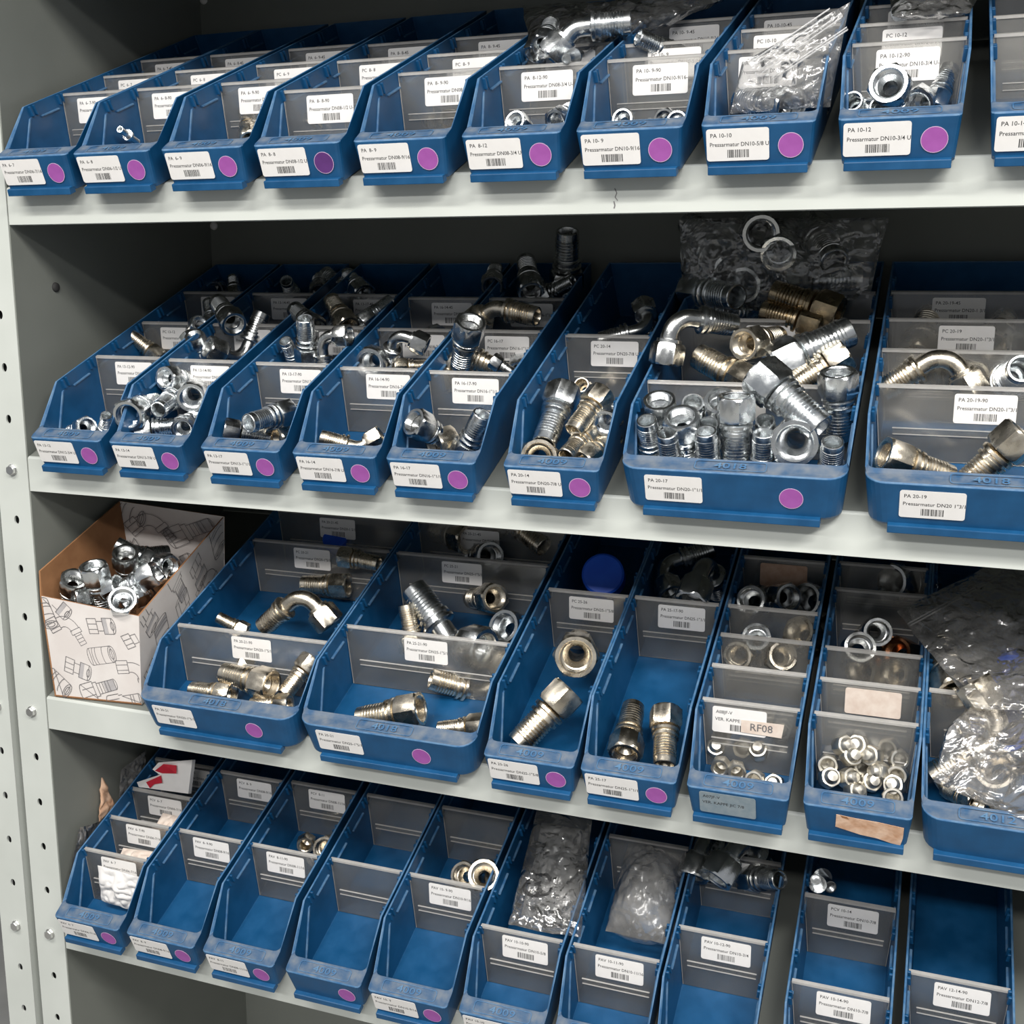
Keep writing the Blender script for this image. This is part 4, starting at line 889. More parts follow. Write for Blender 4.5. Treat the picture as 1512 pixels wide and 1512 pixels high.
    ('S', (-0.53, 0.0207, 1.0629), (-0.152, 0.4426, 0.601, 0.648), 0.696, 'zinc_dark', 'dark fitting lying behind the front panel, in cardboard box', 'fittings in the printed cardboard box'),
    ('S', (-0.4462, 0.0922, 1.0775), (0.54, -0.3275, -0.5805, 0.514), 0.652, 'zinc', 'silver fitting at the right edge of the pile, in cardboard box', 'fittings in the printed cardboard box'),
    ('S', (-0.5066, 0.0883, 1.0986), (0.6106, -0.7087, 0.0614, -0.3482), 0.696, 'zinc_dark', 'shaded fitting at the back of the pile, in cardboard box', 'fittings in the printed cardboard box'),
    ('S', (-0.2729, 0.0284, 0.989), (0.6607, -0.3568, -0.5893, 0.2981), 0.896, 'zinc_warm', 'warm fitting with its thick tail to the left, in wide bin PA 20-21', 'fittings in the third shelf bins'),
    ('S', (-0.322, 0.0254, 0.9725), (0.5617, -0.4188, -0.5729, 0.4254), 0.706, 'zinc_warm', 'warm fitting low at the front left, in wide bin PA 20-21', 'fittings in the third shelf bins'),
    ('N', (-0.3393, 0.0625, 0.9961), (-0.423, 0.7995, -0.2482, 0.3469), 0.696, 'zinc_warm', 'pale nut before the first divider, in wide bin PA 20-21', 'fittings in the third shelf bins'),
    ('S', (-0.2484, 0.0241, 0.9721), (0.5567, 0.4842, -0.5636, -0.3714), 0.609, 'zinc_warm', 'warm fitting along the front wall, in wide bin PA 20-21', 'fittings in the third shelf bins'),
    ('S', (-0.2436, 0.0671, 1.0111), (-0.1969, -0.0251, 0.9062, -0.3734), 0.679, 'zinc_warm', 'warm nut at the right wall, in wide bin PA 20-21', 'fittings in the third shelf bins'),
    ('S', (-0.3567, 0.1104, 1.0163), (0.8386, 0.0292, -0.5364, 0.0905), 0.522, 'zinc_warm', 'warm open tail behind the first divider, in wide bin PA 20-21', 'fittings in the third shelf bins'),
    ('E9', (-0.2465, 0.1155, 1.0357), (-0.0551, -0.3603, -0.0113, 0.9311), 0.87, 'zinc_warm', 'steel elbow with a high bend behind the first divider, in wide bin PA 20-21', 'fittings in the third shelf bins'),
    ('S', (-0.2795, 0.2016, 1.0947), (0.4089, 0.5958, 0.4366, 0.5359), 0.697, 'zinc_warm', 'steel fitting lying over the second divider, in wide bin PA 20-21', 'fittings in the third shelf bins'),
    ('S', (-0.2724, 0.206, 1.0575), (0.533, -0.4022, -0.5996, 0.4413), 0.812, 'zinc_warm', 'steel fitting seen through the second divider, in wide bin PA 20-21', 'fittings in the third shelf bins'),
    ('B', (-0.3303, 0.2782, 1.0988), (-0.3517, 0.733, 0.5407, 0.2161), 0.8, 'cap_blue', 'blue plastic cap in the back compartment, in wide bin PA 20-21', 'fittings in the third shelf bins'),
    ('S', (-0.094, 0.0261, 0.9873), (-0.4593, 0.4615, 0.6459, -0.3984), 0.952, 'zinc_warm', 'warm fitting with its tapered tail to the left, in wide bin PA 25-21', 'fittings in the third shelf bins'),
    ('S', (-0.0238, 0.0272, 0.9784), (0.5303, 0.5208, -0.5645, -0.3591), 0.652, 'zinc_warm', 'warm fitting low along the front wall, in wide bin PA 25-21', 'fittings in the third shelf bins'),
    ('E4', (-0.0549, 0.1105, 1.031), (0.6714, -0.1246, -0.7186, -0.132), 1.176, 'zinc', 'big silver elbow with its ribbed tail up left, in wide bin PA 25-21', 'fittings in the third shelf bins'),
    ('S', (-0.1444, 0.1208, 1.0153), (0.9082, -0.1439, -0.0955, 0.3813), 0.696, 'zinc_warm', 'warm tail standing beside the big elbow, in wide bin PA 25-21', 'fittings in the third shelf bins'),
    ('N', (-0.0503, 0.151, 1.0451), (-0.4882, 0.8388, 0.1221, 0.2077), 1.05, 'zinc', 'silver nut at the right behind the first divider, in wide bin PA 25-21', 'fittings in the third shelf bins'),
    ('E9', (-0.0331, 0.1164, 1.0265), (-0.164, -0.2536, 0.9526, -0.0371), 0.87, 'zinc_warm', 'steel elbow seen through the first divider, in wide bin PA 25-21', 'fittings in the third shelf bins'),
    ('E4', (-0.1328, 0.3154, 1.12), (0.8044, 0.1075, 0.5574, -0.175), 0.942, 'zinc_warm', 'steel elbow seen behind the last divider, in wide bin PA 25-21', 'fittings in the third shelf bins'),
    ('S', (-0.1424, 0.2794, 1.1102), (0.7007, -0.3089, -0.6385, -0.0768), 1.05, 'zinc_warm', 'steel fitting at the back left, in wide bin PA 25-21', 'fittings in the third shelf bins'),
    ('S', (-0.104, 0.2501, 1.0989), (-0.3341, -0.1484, 0.7648, 0.5305), 0.95, 'zinc_dark', 'dark nut between the back dividers, in wide bin PA 25-21', 'fittings in the third shelf bins'),
    ('S', (-0.0711, 0.1813, 1.0676), (0.5837, -0.6955, -0.37, 0.1967), 0.9, 'zinc_warm', 'pale steel nut seen through the second divider, in wide bin PA 25-21', 'fittings in the third shelf bins'),
    ('S', (0.0573, 0.0747, 1.0457), (-0.2595, 0.1143, 0.747, 0.6013), 1.175, 'zinc_warm', 'large hex nut facing the viewer with a dark bore, in bin PA 25-26', 'fittings in the third shelf bins'),
    ('S', (0.06, 0.0482, 1.0203), (0.3743, 0.8175, -0.4089, -0.156), 1.0, 'zinc_warm', 'large fitting with its threaded tail down to the left, in bin PA 25-26', 'fittings in the third shelf bins'),
    ('B', (0.0435, 0.2221, 1.0968), (-0.0331, -0.0957, 0.8407, 0.532), 1.15, 'cap_blue', 'round blue plastic cap facing the viewer, in bin PA 25-26', 'fittings in the third shelf bins'),
    ('S', (0.1268, 0.0113, 0.9753), (0.6863, -0.3887, -0.3562, -0.501), 0.853, 'zinc_warm', 'brassy fitting at the left with its tail up, in bin PA 25-17', 'fittings in the third shelf bins'),
    ('S', (0.157, 0.0523, 1.0109), (-0.2184, -0.6179, 0.6617, -0.3643), 0.8, 'zinc_warm', 'brassy fitting at the right with its nut up, in bin PA 25-17', 'fittings in the third shelf bins'),
    ('E9', (0.1218, 0.2291, 1.0773), (0.8562, -0.4436, -0.237, 0.1184), 0.827, 'zinc_dark', 'dark ribbed elbow fitting rising to the right, in bin PA 25-17', 'fittings in the third shelf bins'),
    ('E9', (0.1535, 0.1796, 1.0872), (0.6998, -0.2512, 0.2996, 0.5979), 0.95, 'zinc_dark', 'second dark elbow lying behind the divider, in bin PA 25-17', 'fittings in the third shelf bins'),
    ('C', (0.2155, 0.0255, 0.9696), (-0.0831, 0.1223, 0.7033, 0.6953), 1.2, 'zinc_soft', 'left hex cap at the front edge, in bin with grey tape label', 'small caps in the grey-label bin'),
    ('C', (0.2325, 0.0235, 0.9686), (0.6973, -0.6818, -0.2213, 0.0041), 1.2, 'zinc_soft', 'right hex cap at the front edge, in bin with grey tape label', 'small caps in the grey-label bin'),
    ('C', (0.2053, 0.0577, 0.9732), (0.7291, 0.3767, -0.1646, 0.5471), 1.2, 'zinc_soft', 'hex cap behind them at the left wall, in bin with grey tape label', 'small caps in the grey-label bin'),
    ('C', (0.2318, 0.0509, 0.9813), (0.6605, -0.7355, -0.0953, -0.1174), 1.2, 'zinc_soft', 'warm hex cap before the first divider, in bin with grey tape label', 'small caps in the grey-label bin'),
    ('C', (0.2484, 0.0539, 0.9781), (0.9172, 0.3776, 0.0192, -0.1257), 1.2, 'zinc_soft', 'tall hex cap near the middle, in bin with grey tape label', 'small caps in the grey-label bin'),
    ('C', (0.2491, 0.0144, 0.9676), (0.5922, -0.7989, -0.0278, -0.1012), 1.2, 'zinc_soft', 'half hidden warm cap at the front, in bin with grey tape label', 'small caps in the grey-label bin'),
    ('C', (0.2679, 0.0278, 0.9605), (0.3866, 0.1753, -0.4741, 0.7714), 1.2, 'zinc_soft', 'warm cap at the right front corner, in bin with grey tape label', 'small caps in the grey-label bin'),
    ('C', (0.2094, 0.064, 0.9867), (-0.1447, 0.1505, 0.7123, 0.6701), 1.2, 'zinc_soft', 'cap seen through the first divider at the left, in bin with grey tape label', 'small caps in the grey-label bin'),
    ('C', (0.2636, 0.0845, 0.9866), (0.7709, 0.2693, 0.2747, -0.5076), 1.2, 'zinc_soft', 'cap seen through the first divider at the right, in bin with grey tape label', 'small caps in the grey-label bin'),
    ('C', (0.2476, 0.093, 0.9997), (-0.1714, -0.0231, 0.7638, 0.6218), 1.2, 'zinc_soft', 'cap high behind the first divider, in bin with grey tape label', 'small caps in the grey-label bin'),
    ('S', (0.2282, 0.1463, 1.0656), (-0.4424, 0.8406, -0.2653, -0.1654), 0.8, 'zinc', 'silver nut between the second and third dividers, in bin with grey tape label', 'fittings in the third shelf bins'),
    ('N', (0.2665, 0.1753, 1.0662), (0.1266, 0.2033, 0.8239, 0.5137), 0.95, 'zinc_warm', 'nut at the right between the second and third dividers, in bin with grey tape label', 'fittings in the third shelf bins'),
    ('S', (0.2574, 0.1317, 1.053), (-0.1422, -0.1554, 0.8258, 0.5232), 0.8, 'zinc_warm', 'warm nut seen through the third divider, in bin with grey tape label', 'fittings in the third shelf bins'),
    ('S', (0.2112, 0.1354, 1.0464), (-0.0938, 0.1818, 0.7459, 0.6338), 0.8, 'zinc_warm', 'steel nut at the left of the third compartment, in bin with grey tape label', 'fittings in the third shelf bins'),
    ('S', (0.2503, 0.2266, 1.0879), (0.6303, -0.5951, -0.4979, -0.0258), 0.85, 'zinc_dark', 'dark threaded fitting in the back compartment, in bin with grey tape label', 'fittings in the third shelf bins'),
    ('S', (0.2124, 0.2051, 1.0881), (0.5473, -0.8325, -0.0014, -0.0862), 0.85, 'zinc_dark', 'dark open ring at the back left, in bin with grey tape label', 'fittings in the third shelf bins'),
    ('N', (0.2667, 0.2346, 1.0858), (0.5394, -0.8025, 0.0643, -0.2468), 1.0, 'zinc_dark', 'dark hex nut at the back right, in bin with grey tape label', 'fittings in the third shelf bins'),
    ('C', (0.3131, 0.0331, 0.9845), (0.6119, -0.7638, -0.1807, -0.098), 1.25, 'zinc_soft', 'upper cap at the left wall, in bin with torn brown label', 'small caps in the brown-label bin'),
    ('C', (0.3134, 0.0305, 0.9725), (0.8629, 0.4684, 0.1114, 0.1538), 1.25, 'zinc_soft', 'lower cap at the left wall, in bin with torn brown label', 'small caps in the brown-label bin'),
    ('C', (0.328, 0.0358, 0.9726), (0.8263, 0.4528, 0.2492, 0.2238), 1.25, 'zinc_soft', 'cap second from the left, in bin with torn brown label', 'small caps in the brown-label bin'),
    ('C', (0.344, 0.0388, 0.9869), (-0.2374, -0.1718, 0.7797, 0.5534), 1.25, 'zinc_soft', 'bright cap left of the middle, in bin with torn brown label', 'small caps in the brown-label bin'),
    ('C', (0.3488, 0.0389, 0.9717), (0.8145, 0.5105, 0.0669, 0.2674), 1.25, 'zinc_soft', 'warm cap at the middle bottom, in bin with torn brown label', 'small caps in the brown-label bin'),
    ('C', (0.3623, 0.0414, 0.9815), (0.7906, 0.5042, -0.2986, -0.1778), 1.25, 'zinc_soft', 'bright cap right of the middle, in bin with torn brown label', 'small caps in the brown-label bin'),
    ('C', (0.3732, 0.0323, 0.9841), (0.5783, -0.7514, -0.2038, -0.2437), 1.25, 'zinc_soft', 'upper cap at the right wall, in bin with torn brown label', 'small caps in the brown-label bin'),
    ('C', (0.3734, 0.0359, 0.9726), (0.8609, 0.4905, -0.1346, 0.0116), 1.25, 'zinc_soft', 'lower cap at the right wall, in bin with torn brown label', 'small caps in the brown-label bin'),
    ('C', (0.3354, 0.0312, 0.9641), (-0.2221, 0.1955, -0.4969, 0.8158), 1.25, 'zinc_soft', 'white square-ended cap at the front edge, in bin with torn brown label', 'small caps in the brown-label bin'),
    ('C', (0.3717, 0.0164, 0.9694), (0.5894, -0.7833, -0.1626, -0.1124), 1.25, 'zinc_soft', 'small open cap at the front right edge, in bin with torn brown label', 'small caps in the brown-label bin'),
    ('C', (0.3305, 0.0403, 0.9929), (0.7492, 0.5066, -0.0233, 0.426), 1.25, 'zinc_soft', 'cap high at the left behind the first divider, in bin with torn brown label', 'small caps in the brown-label bin'),
    ('C', (0.3536, 0.0445, 0.9947), (0.0715, -0.2119, -0.5211, 0.8237), 1.25, 'zinc_soft', 'cap high in the middle behind the first divider, in bin with torn brown label', 'small caps in the brown-label bin'),
    ('C', (0.3633, 0.0485, 1.0018), (0.0187, 0.1938, 0.7452, 0.6378), 1.25, 'zinc_soft', 'cap high at the right behind the first divider, in bin with torn brown label', 'small caps in the brown-label bin'),
    ('C', (0.34, 0.0478, 1.0015), (0.7805, 0.5279, 0.0504, -0.3311), 1.25, 'zinc_soft', 'cap at the centre behind the first divider, in bin with torn brown label', 'small caps in the brown-label bin'),
    ('C', (0.3218, 0.0445, 1.0001), (0.8401, 0.4598, 0.2476, 0.1468), 1.25, 'zinc_soft', 'cap at the far left behind the first divider, in bin with torn brown label', 'small caps in the brown-label bin'),
    ('C', (0.3754, 0.0451, 0.995), (0.5906, -0.6726, -0.4348, -0.0988), 1.25, 'zinc_soft', 'cap at the far right behind the first divider, in bin with torn brown label', 'small caps in the brown-label bin'),
    ('S', (0.3301, 0.1452, 1.0666), (0.5061, -0.8475, -0.1597, 0.0038), 0.85, 'zinc_dark', 'dark nut in the third compartment, in bin with torn brown label', 'fittings in the third shelf bins'),
    ('N', (0.3632, 0.1897, 1.0506), (0.5313, -0.8083, 0.1, -0.2332), 0.9, 'copper', 'copper coloured nut in the third compartment, in bin with torn brown label', 'fittings in the third shelf bins'),
    ('S', (0.3448, 0.1851, 1.072), (0.5949, -0.7804, -0.1925, 0.0022), 0.8, 'zinc_dark', 'dark fitting behind the copper nut, in bin with torn brown label', 'fittings in the third shelf bins'),
    ('S', (0.3527, 0.2605, 1.1074), (0.5788, -0.761, 0.1295, -0.263), 1.0, 'zinc_dark', 'dark threaded fitting in the back compartment, in bin with torn brown label', 'fittings in the third shelf bins'),
    ('N', (0.331, 0.1589, 1.0376), (-0.4702, 0.7604, 0.1838, 0.4086), 0.9, 'zinc_warm', 'warm nut seen through the second divider at the left, in bin with torn brown label', 'fittings in the third shelf bins'),
    ('N', (0.3622, 0.1599, 1.038), (0.5481, -0.7988, 0.1761, -0.1747), 0.9, 'zinc_warm', 'warm nut seen through the second divider at the right, in bin with torn brown label', 'fittings in the third shelf bins'),
    ('S', (0.4207, 0.0989, 1.0448), (0.6391, -0.3311, -0.4479, -0.5303), 1.044, 'zinc_warm', 'large ribbed steel fitting under the bag, in bagged bin 4012', 'fittings in the third shelf bins'),
    ('E9', (0.4313, 0.085, 1.0629), (0.3113, -0.0592, 0.9364, -0.1505), 0.957, 'zinc_warm', 'thick steel elbow behind the divider, in bagged bin 4012', 'fittings in the third shelf bins'),
    ('S', (0.441, 0.0158, 0.9758), (0.6567, -0.5191, -0.5398, -0.0887), 0.55, 'zinc_warm', 'threaded stud at the front left in the bag, in bagged bin 4012', 'fittings in the third shelf bins'),
    ('N', (0.4435, 0.0236, 0.9672), (0.0244, 0.209, 0.7349, 0.6448), 0.7, 'zinc_warm', 'small nut at the front under the bag, in bagged bin 4012', 'fittings in the third shelf bins'),
    ('B', (0.4709, 0.1355, 1.0495), (0.6812, -0.7045, -0.0442, -0.1941), 1.3, 'cap_blue', 'blue plastic cap seen through the bag, in bagged bin 4012', 'fittings in the third shelf bins'),
    ('B', (0.4601, 0.0976, 1.0226), (-0.4561, 0.634, 0.4153, 0.4665), 1.3, 'cap_blue', 'lower blue plastic cap seen through the bag, in bagged bin 4012', 'fittings in the third shelf bins'),
    ('N', (0.4556, 0.0564, 0.9943), (0.3428, -0.3134, 0.8067, 0.3654), 1.0, 'zinc_warm', 'steel nut inside the bag behind the divider, in bagged bin 4012', 'fittings in the third shelf bins'),
    ('C', (-0.3079, 0.1435, 0.7382), (-0.4476, 0.2507, 0.6642, 0.5437), 1.5, 'zinc_warm', 'small round brass cap, in bin PCV 8-11', 'fittings in the bottom row bins'),
    ('N', (-0.2817, 0.1432, 0.7385), (0.5536, -0.8319, -0.0356, 0.0139), 0.8, 'zinc_warm', 'warm nut beside the brass cap, in bin PCV 8-11', 'fittings in the bottom row bins'),
    ('N', (-0.0967, 0.1412, 0.7406), (-0.4572, 0.7909, -0.3798, -0.1454), 0.85, 'zinc_warm', 'nut with a flat side up, in fifth bottom bin', 'fittings in the bottom row bins'),
    ('S', (-0.0529, 0.0972, 0.7716), (-0.1936, 0.095, 0.8832, 0.4165), 0.95, 'zinc_warm', 'open warm ring, in fifth bottom bin', 'fittings in the bottom row bins'),
    ('N', (-0.0572, 0.1486, 0.7429), (-0.0099, 0.0735, 0.8943, 0.4412), 0.8, 'zinc', 'silver nut at the right wall, in fifth bottom bin', 'fittings in the bottom row bins'),
    ('E9', (0.1719, 0.1477, 0.7852), (0.6965, -0.2529, 0.2985, 0.6015), 0.9, 'zinc_dark', 'dark elbow at the left, in bin PCV 10-11', 'fittings in the bottom row bins'),
    ('E9', (0.1976, 0.1382, 0.7934), (0.771, -0.2264, 0.3806, 0.4577), 1.0, 'zinc', 'silver curved elbow in the middle, in bin PCV 10-11', 'fittings in the bottom row bins'),
    ('S', (0.2224, 0.1863, 0.7751), (0.7594, 0.4935, 0.2268, 0.3583), 0.8, 'zinc_dark', 'dark fitting at the right, in bin PCV 10-11', 'fittings in the bottom row bins'),
    ('T', (0.2393, 0.1802, 0.7779), (0.5571, -0.7905, -0.0419, -0.251), 1.1, 'zinc', 'bright tube at the right, in bin PCV 10-11', 'fittings in the bottom row bins'),
    ('T', (0.314, 0.1864, 0.7823), (-0.1939, -0.0456, 0.7721, 0.6035), 1.4, 'zinc', 'bright tube leaning left, in bin PCV 10-14', 'fittings in the bottom row bins'),
    ('T', (0.3026, 0.1994, 0.7697), (0.1332, 0.0389, -0.4319, 0.8912), 1.2, 'zinc', 'short tube mouth at the left wall, in bin PCV 10-14', 'fittings in the bottom row bins'),
]

for kind, loc, quat, size, mat, label, group in FITTINGS:
    fitting(kind, loc, quat, size, mat, label, group)

# ------------------------------------------------------------------ printed cardboard box on the third shelf
def quad_frame(q):
    """q: top-left, top-right, bottom-right, bottom-left (world); returns point(u, v) with v downward, and the outward normal"""
    tl, tr, br, bl = [Vector(p) for p in q]
    def pt(u, v): return (tl * (1 - u) + tr * u) * (1 - v) + (bl * (1 - u) + br * u) * v
    n = (tr - tl).cross(bl - tl).normalized()
    return pt, -n

def ribbon(mb, pts, width, pt, n, W_, H_, off, mat):
    for (x0, y0), (x1, y1) in zip(pts, pts[1:]):
        dx, dy = x1 - x0, y1 - y0
        l = math.hypot(dx, dy) or 1e-6
        ax, ay = dx / l * width * 0.4, dy / l * width * 0.4
        px, py = -dy / l * width / 2, dx / l * width / 2
        q = [(x0 - ax + px, y0 - ay + py), (x1 + ax + px, y1 + ay + py), (x1 + ax - px, y1 + ay - py), (x0 - ax - px, y0 - ay - py)]
        mb.poly([tuple(pt(max(0, min(1, x / W_)), max(0, min(1, y / H_))) + n * off) for x, y in q], mat)

def sketch(kind):
    """line drawing of a fitting: (closed grey fills, strokes) in millimetre-like units, centred"""
    fills, lines = [], []
    def rect(x0, y0, x1, y1): lines.append([(x0, y0), (x1, y0), (x1, y1), (x0, y1), (x0, y0)])
    def arc(cx, cy, rx, ry, a0, a1, n=10): return [(cx + rx * math.cos(math.radians(a0 + (a1 - a0) * i / n)), cy + ry * math.sin(math.radians(a0 + (a1 - a0) * i / n))) for i in range(n + 1)]
    if kind == 0:      # straight fitting
        rect(-16, -8, -4, 8); lines.append([(-16, -3), (-4, -3)]); lines.append([(-16, 4), (-4, 4)])
        lines.append(arc(-16, 0, 3, 8, 90, 270)); rect(-4, -6.5, 0, 6.5); rect(0, -5, 18, 5)
        for i in range(4): lines.append([(3 + 3 * i, -5), (3 + 3 * i, 5)])
        lines.append(arc(18, 0, 2, 5, -90, 90)); fills.append([(7, -5), (18, -5), (18, 5), (7, 5)])
    elif kind == 1:    # ferrule
        rect(-12, -8, 10, 8); lines.append(arc(10, 0, 3.5, 8, 0, 360, 16)); lines.append(arc(10, 0, 2, 5, 0, 360, 14)); lines.append(arc(-12, 0, 3, 8, 90, 270))
        for x in (-8, -5, 2): lines.append(arc(x, 0, 2, 8, 90, 270))
        fills.append([(-12, -8), (-5, -8), (-5, 8), (-12, 8)])
    elif kind == 2:    # elbow
        rect(-15, 4, -3, 15); lines.append([(-11, 4), (-11, 15)]); lines.append([(-6, 4), (-6, 15)])
        lines.append([(-13, 4)] + arc(2, 1, 15, 14, 180, 270)); lines.append([(-4, 4)] + arc(3, 2, 7, 6, 180, 270))
        rect(2, -14, 6, -3); rect(6, -12, 17, -5)
        for i in range(3): lines.append([(8 + 3 * i, -12), (8 + 3 * i, -5)])
        fills.append([(6, -12), (17, -12), (17, -5), (6, -5)])
    else:              # adaptor with two hexes
        rect(-12, -7, -3, 7); lines.append([(-12, -2), (-3, -2)]); lines.append([(-12, 3), (-3, 3)]); rect(-3, -4.5, 3, 4.5)
        rect(3, -7.5, 12, 7.5); lines.append(arc(12, 0, 3, 7.5, -90, 90)); lines.append(arc(12, 0, 1.6, 4, 0, 360, 12)); fills.append([(3, -7.5), (7, -7.5), (7, 7.5), (3, 7.5)])
    return fills, lines

def print_sketches(name, parent, q, items, off=0.0004):
    pt, n = quad_frame(q)
    W_ = (Vector(q[1]) - Vector(q[0])).length; H_ = (Vector(q[3]) - Vector(q[0])).length
    mb = MB()
    for u, v, ang, sc, kind in items:
        ca_, sa_ = math.cos(math.radians(ang)), math.sin(math.radians(ang))
        def tf(p): return (u * W_ + (p[0] * ca_ - p[1] * sa_) * sc * 0.00145, v * H_ + (p[0] * sa_ + p[1] * ca_) * sc * 0.00145)
        fills, lines = sketch(kind)
        for f in fills:
            g = [tf(p) for p in f]
            if all(0 <= x <= W_ and 0 <= y <= H_ for x, y in g):
                mb.poly([tuple(pt(x / W_, y / H_) + n * off) for x, y in g], 'box_shade_print')
        for l in lines:
            g = [tf(p) for p in l]
            g = [p for p in g if 0 <= p[0] <= W_ and 0 <= p[1] <= H_]
            if len(g) > 1: ribbon(mb, g, 0.0007, pt, n, W_, H_, off * 1.6, 'ink_grey')
    o = mb.build(name, parent)
    return o

box = empty('cardboard_box', shelf_pt(3, -0.50, 0.12, 0.0))
tag(box, 'white printed cardboard box with brown inside full of fittings beside blue bins', 'box')
inv = Matrix.Translation(-shelf_pt(3, -0.50, 0.12, 0.0))
def S3(x, v, w): return tuple(shelf_pt(3, x, v, w))
FTL, FTR, FBR, FBL = S3(-.5600, .0633, .1180), S3(-.4330, .0675, .1010), S3(-.4400, .0300, .0010), S3(-.5575, .0230, .0010)
BTL, BTR, BBR, BBL = S3(-.5600, .2300, .1400), S3(-.4330, .2580, .1090), S3(-.4400, .2150, .0010), S3(-.5575, .1900, .0010)
LTF = S3(-.5600, .0755, .1440)
def panel(name, outer, t, m_out, m_in, flip=1):
    """a sheet of board: outer face loop and the same loop moved inward by t"""
    p = [Vector(a) for a in outer]
    n = (p[1] - p[0]).cross(p[-1] - p[0]).normalized() * flip
    mb = MB(); k = len(p)
    q = [a + n * t for a in p]
    mb.poly(p, m_out); mb.poly(list(reversed(q)), m_in)
    mb.add(p + q, [(i, (i + 1) % k, k + (i + 1) % k, k + i) for i in range(k)], 'cardboard')
    o = mb.build(name, box, None, True); o.matrix_parent_inverse = inv
    return o
pf = panel('front_panel', [FTL, FTR, FBR, FBL], 0.002, 'box_white', 'cardboard', 1)
pr = panel('side_panel', [FTR, BTR, BBR, FBR], 0.002, 'box_white', 'cardboard', 1)
pl = panel('side_panel', [LTF, BTL, BBL, FBL, FTL], 0.002, 'box_white', 'cardboard', -1)
pb = panel('back_panel', [BTL, BTR, BBR, BBL], 0.002, 'box_white', 'box_white', -1)
pm = panel('bottom_panel', [FBL, FBR, BBR, BBL], 0.002, 'cardboard', 'cardboard', 1)
def on(o): o.matrix_parent_inverse = Matrix.Identity(4); return o
print_sketches('printed_drawing', pf, [FTL, FTR, FBR, FBL], [(.24, .30, 60, .95, 2), (.60, .19, -10, .95, 3), (.95, .26, -30, .9, 3), (.30, .68, 15, .95, 3), (.60, .50, -15, .95, 1), (.52, .87, -20, 1.0, 0), (.93, .68, 80, 1.0, 2), (.17, .05, 40, .9, 3), (.04, .17, 70, .9, 1), (.80, .97, -15, .9, 0), (.08, .86, 40, .9, 1)])
print_sketches('printed_drawing', pr, [FTR, BTR, BBR, FBR], [(.10, .16, 60, 1.0, 3), (.24, .50, 75, 1.1, 1), (.42, .14, 60, 1.0, 0), (.50, .55, 70, 1.1, 0), (.66, .26, 60, 1.1, 3), (.78, .55, 60, 1.0, 2), (.90, .16, 70, 1.1, 1), (.12, .80, 60, 1.0, 3), (.33, .85, 50, 1.0, 3)])
print_sketches('printed_drawing', pb, [BTL, BTR, BBR, BBL], [(.28, .22, 50, 1.15, 2), (.66, .20, -28, 1.25, 0), (.10, .10, 20, 1.0, 1), (.55, .55, -30, 1.0, 3), (.10, .46, 60, 1.0, 3), (.84, .45, -30, 1.1, 1)], off=0.0026)

# ------------------------------------------------------------------ clear plastic bags
def film(name, corners, puff, seed, mat, parent=None, n=44, amp=0.0050, freq=46.0, up=None):
    """a crumpled two-sheet bag between four corners (tl, tr, br, bl)"""
    tl, tr, br, bl = [Vector(c) for c in corners]
    nn = (tr - tl).cross(bl - tl).normalized()
    if up is not None and nn.dot(Vector(up)) < 0: nn = -nn
    off = Vector((seed * 3.1, seed * 1.7, seed * 0.9))
    V = []; F = []; idx = {}
    for side in (1, -1):
        for j in range(n + 1):
            for i in range(n + 1):
                u, v = i / n, j / n
                edge = i in (0, n) or j in (0, n)
                if edge and side == -1:
                    idx[(side, i, j)] = idx[(1, i, j)]; continue
                p = (tl * (1 - u) + tr * u) * (1 - v) + (bl * (1 - u) + br * u) * v
                # ragged outline
                c = (tl + tr + br + bl) / 4
                e = noise.noise(p * 22 + off) * 0.5
                p = c + (p - c) * (1 + 0.07 * e)
                f = (math.sin(math.pi * u) * math.sin(math.pi * v)) ** 0.55 if not edge else 0.0
                q = p * freq + off
                ridge = (1 - 2 * abs(noise.noise(q))) * 0.6 + (1 - 2 * abs(noise.noise(q * 2.3))) * 0.4
                big = noise.noise(p * 14 + off * 2)
                d = side * puff * f * (1 + 0.7 * big) + amp * (ridge - 0.4) * (0.35 + f)
                idx[(side, i, j)] = len(V)
                V.append(tuple(p + nn * d))
    for side in (1, -1):
        for j in range(n):
            for i in range(n):
                q = [idx[(side, i, j)], idx[(side, i + 1, j)], idx[(side, i + 1, j + 1)], idx[(side, i, j + 1)]]
                F.append(tuple(q if side == 1 else reversed(q)))
    mb = MB(); mb.add(V, F, mat)
    return mb.build(name, parent, 28)

def strip(name, a, b, width, up, mat, parent, lift=0.002):
    a, b = Vector(a), Vector(b); d = (b - a).normalized(); up = Vector(up)
    s = d.cross(up).normalized()
    mb = MB()
    N = 14
    for i in range(N):
        t0, t1 = i / N, (i + 1) / N
        for k in (-1, 1):
            o = s * (width * 0.5 * k)
            p0, p1 = a.lerp(b, t0) + o + up * lift, a.lerp(b, t1) + o + up * lift
            mb.add([tuple(p0 - s * 0.0006), tuple(p1 - s * 0.0006), tuple(p1 + s * 0.0006), tuple(p0 + s * 0.0006),
                    tuple(p0 - s * 0.0004 + up * 0.0012), tuple(p1 - s * 0.0004 + up * 0.0012), tuple(p1 + s * 0.0004 + up * 0.0012), tuple(p0 + s * 0.0004 + up * 0.0012)],
                   [(0, 1, 2, 3), (7, 6, 5, 4), (0, 4, 5, 1), (3, 2, 6, 7)], mat)
    return mb.build(name, parent)

